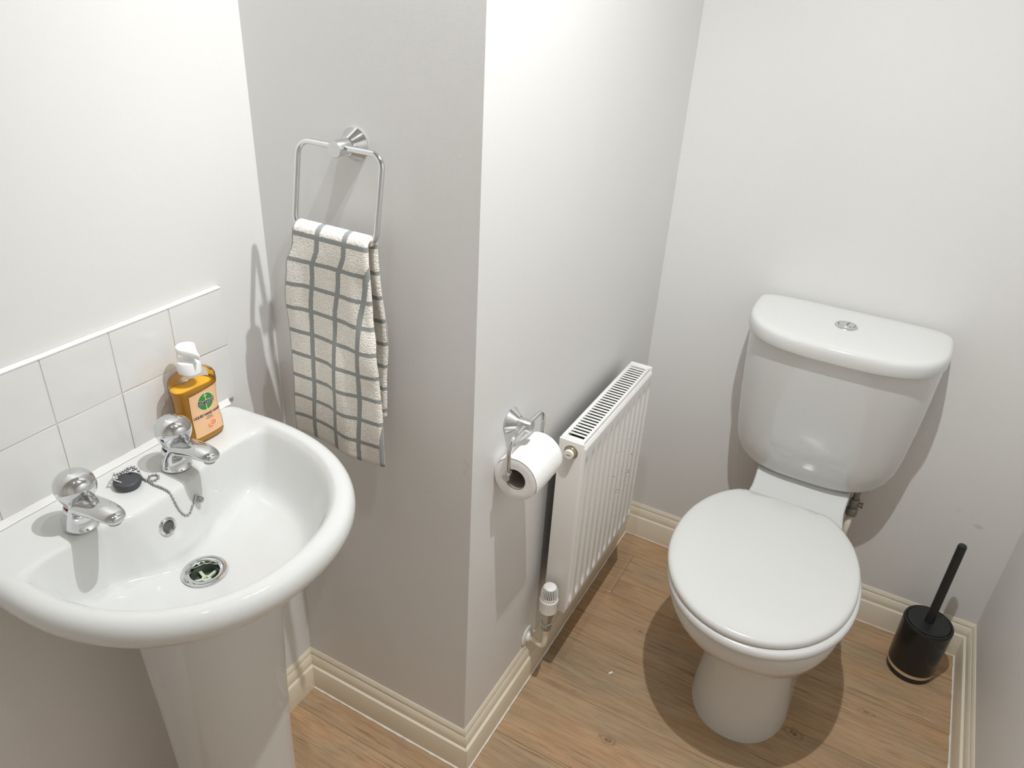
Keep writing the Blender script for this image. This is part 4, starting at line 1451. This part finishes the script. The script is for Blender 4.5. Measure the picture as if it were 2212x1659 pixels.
# ------------------------------------------------------------------ bits on the floor
b = MB()
b.box((-0.0060, -0.0024, 0.0002), (0.0060, 0.0024, 0.0040), 0.0011)
tag(b.build('paper_crumb', M_LWHITE, None, angle=60, xf=Matrix.Translation((0.603, 0.385, 0)) @ Matrix.Rotation(radians(55), 4, 'Z')), 'tiny white crumb on the floor between radiator and toilet', 'crumb')
b = MB()
b.tube([(-0.010, 0.0, 0.0012), (-0.003, 0.0006, 0.0018), (0.004, 0, 0.0022), (0.010, -0.0008, 0.0016)], [0.0004, 0.0009, 0.0009, 0.0003], 6)
tag(b.build('wood_splinter', M_WOOD, None, angle=60, xf=Matrix.Translation((0.4625, 0.174, 0)) @ Matrix.Rotation(radians(-75), 4, 'Z')), 'thin pale splinter on the floor near the wall corner', 'splinter')

# ------------------------------------------------------------------ ceiling spotlight bar
LA, LB, LC = Vector((0.840, -0.100, 0)), Vector((0.640, -0.215, 0)), Vector((0.520, -0.640, 0))  # third lamp is added, for bounce and the low basin wall
FC = (LA + LB + LC) / 3
fix = thing('ceiling_spotlight', 'chrome spotlight on a round ceiling plate, third lamp added for fill', 'ceiling light', (FC.x, FC.y, HC))
b = MB(); b.lathe([(0.105, HC - 0.0006), (0.106, HC - 0.010), (0.098, HC - 0.018), (0.030, HC - 0.022), (0.0012, HC - 0.0222)], (FC.x, FC.y, 0), 'Z', 48)
b.build('ceiling_plate', M_SATIN, fix, angle=40)
LZ = HC - 0.115
AIM = [(LA, Vector((0.89, 0.13, 0.0))), (LB, Vector((0.15, 0.10, 1.60))), (LC, Vector((0.22, -0.75, 0.3)))]
POW = [138, 52, 12]
CONE = [140, 86, 84]
BLD = [1.0, 1.0, 1.0]
for (P, tgt), pw, cone, bld in zip(AIM, POW, CONE, BLD):
    top_ = Vector((P.x, P.y, LZ))
    dr = (tgt - top_).normalized()
    mt_ = Matrix.Translation(top_) @ (-dr).to_track_quat('Z', 'Y').to_matrix().to_4x4()
    b = MB(); b.lathe([(0.0200, 0.0030), (0.0215, 0.0030), (0.0220, 0.020), (0.0190, 0.050), (0.0110, 0.058)], n=32, mat=mt_, cap0=False)
    head = b.build('lamp_head', M_SATIN, fix, angle=40)
    b = MB(); b.tube(catmull([mt_ @ Vector((0, 0, 0.056)), Vector((P.x, P.y, HC - 0.030)), Vector(((P.x + FC.x) / 2, (P.y + FC.y) / 2, HC - 0.022)), Vector((lerp(P.x, FC.x, .8), lerp(P.y, FC.y, .8), HC - 0.016))], 6), 0.005, 12)
    b.build('stem', M_SATIN, head)
    b = MB(); b.lathe([(0.0198, 0.0090), (0.0150, 0.0080), (0.0012, 0.0076)], n=28, mat=mt_, cap0=True)
    b.build('bulb', M_BULB, head)
    ld = bpy.data.lights.new('spot_bulb', 'SPOT')
    ld.energy = pw; ld.color = (0.968, 0.99, 1.0)
    ld.spot_size = radians(cone); ld.spot_blend = bld
    ld.shadow_soft_size = 0.012
    lo = bpy.data.objects.new('spot_bulb', ld); COL.objects.link(lo)
    lo.location = top_ + dr * 0.004
    lo.rotation_euler = dr.to_track_quat('-Z', 'Y').to_euler()

# ------------------------------------------------------------------ world, camera, view
wd = bpy.data.worlds.new('World'); scene.world = wd; wd.use_nodes = True
wd.node_tree.nodes['Background'].inputs[0].default_value = (0.05, 0.05, 0.05, 1)

cam = bpy.data.cameras.new('camera'); co = bpy.data.objects.new('camera', cam); COL.objects.link(co)
yaw, pitch_, roll_ = 0.4780, -0.5106, 0.0583
fw = Vector((-sin(yaw) * cos(pitch_), cos(yaw) * cos(pitch_), sin(pitch_)))
rt = Vector((cos(yaw), sin(yaw), 0)); up = rt.cross(fw)
r2 = rt * cos(roll_) + up * sin(roll_); u2 = -rt * sin(roll_) + up * cos(roll_)
mw = Matrix((r2, u2, -fw)).transposed().to_4x4()
mw.translation = Vector((0.9416, -0.8841, 1.5159))
co.matrix_world = mw
cam.sensor_width = 36.0; cam.sensor_fit = 'HORIZONTAL'
cam.lens = 1635.849 * 36.0 / 2212.0
cam.clip_start = 0.02
scene.camera = co

vs_ = scene.view_settings
vs_.view_transform = 'Standard'; vs_.look = 'None'; vs_.gamma = 1.0; vs_.use_curve_mapping = False
vs_.exposure = -0.90
scene.cycles.use_denoising = True
scene.cycles.max_bounces = 14
scene.cycles.diffuse_bounces = 10
scene.cycles.transmission_bounces = 10
scene.cycles.transparent_max_bounces = 16
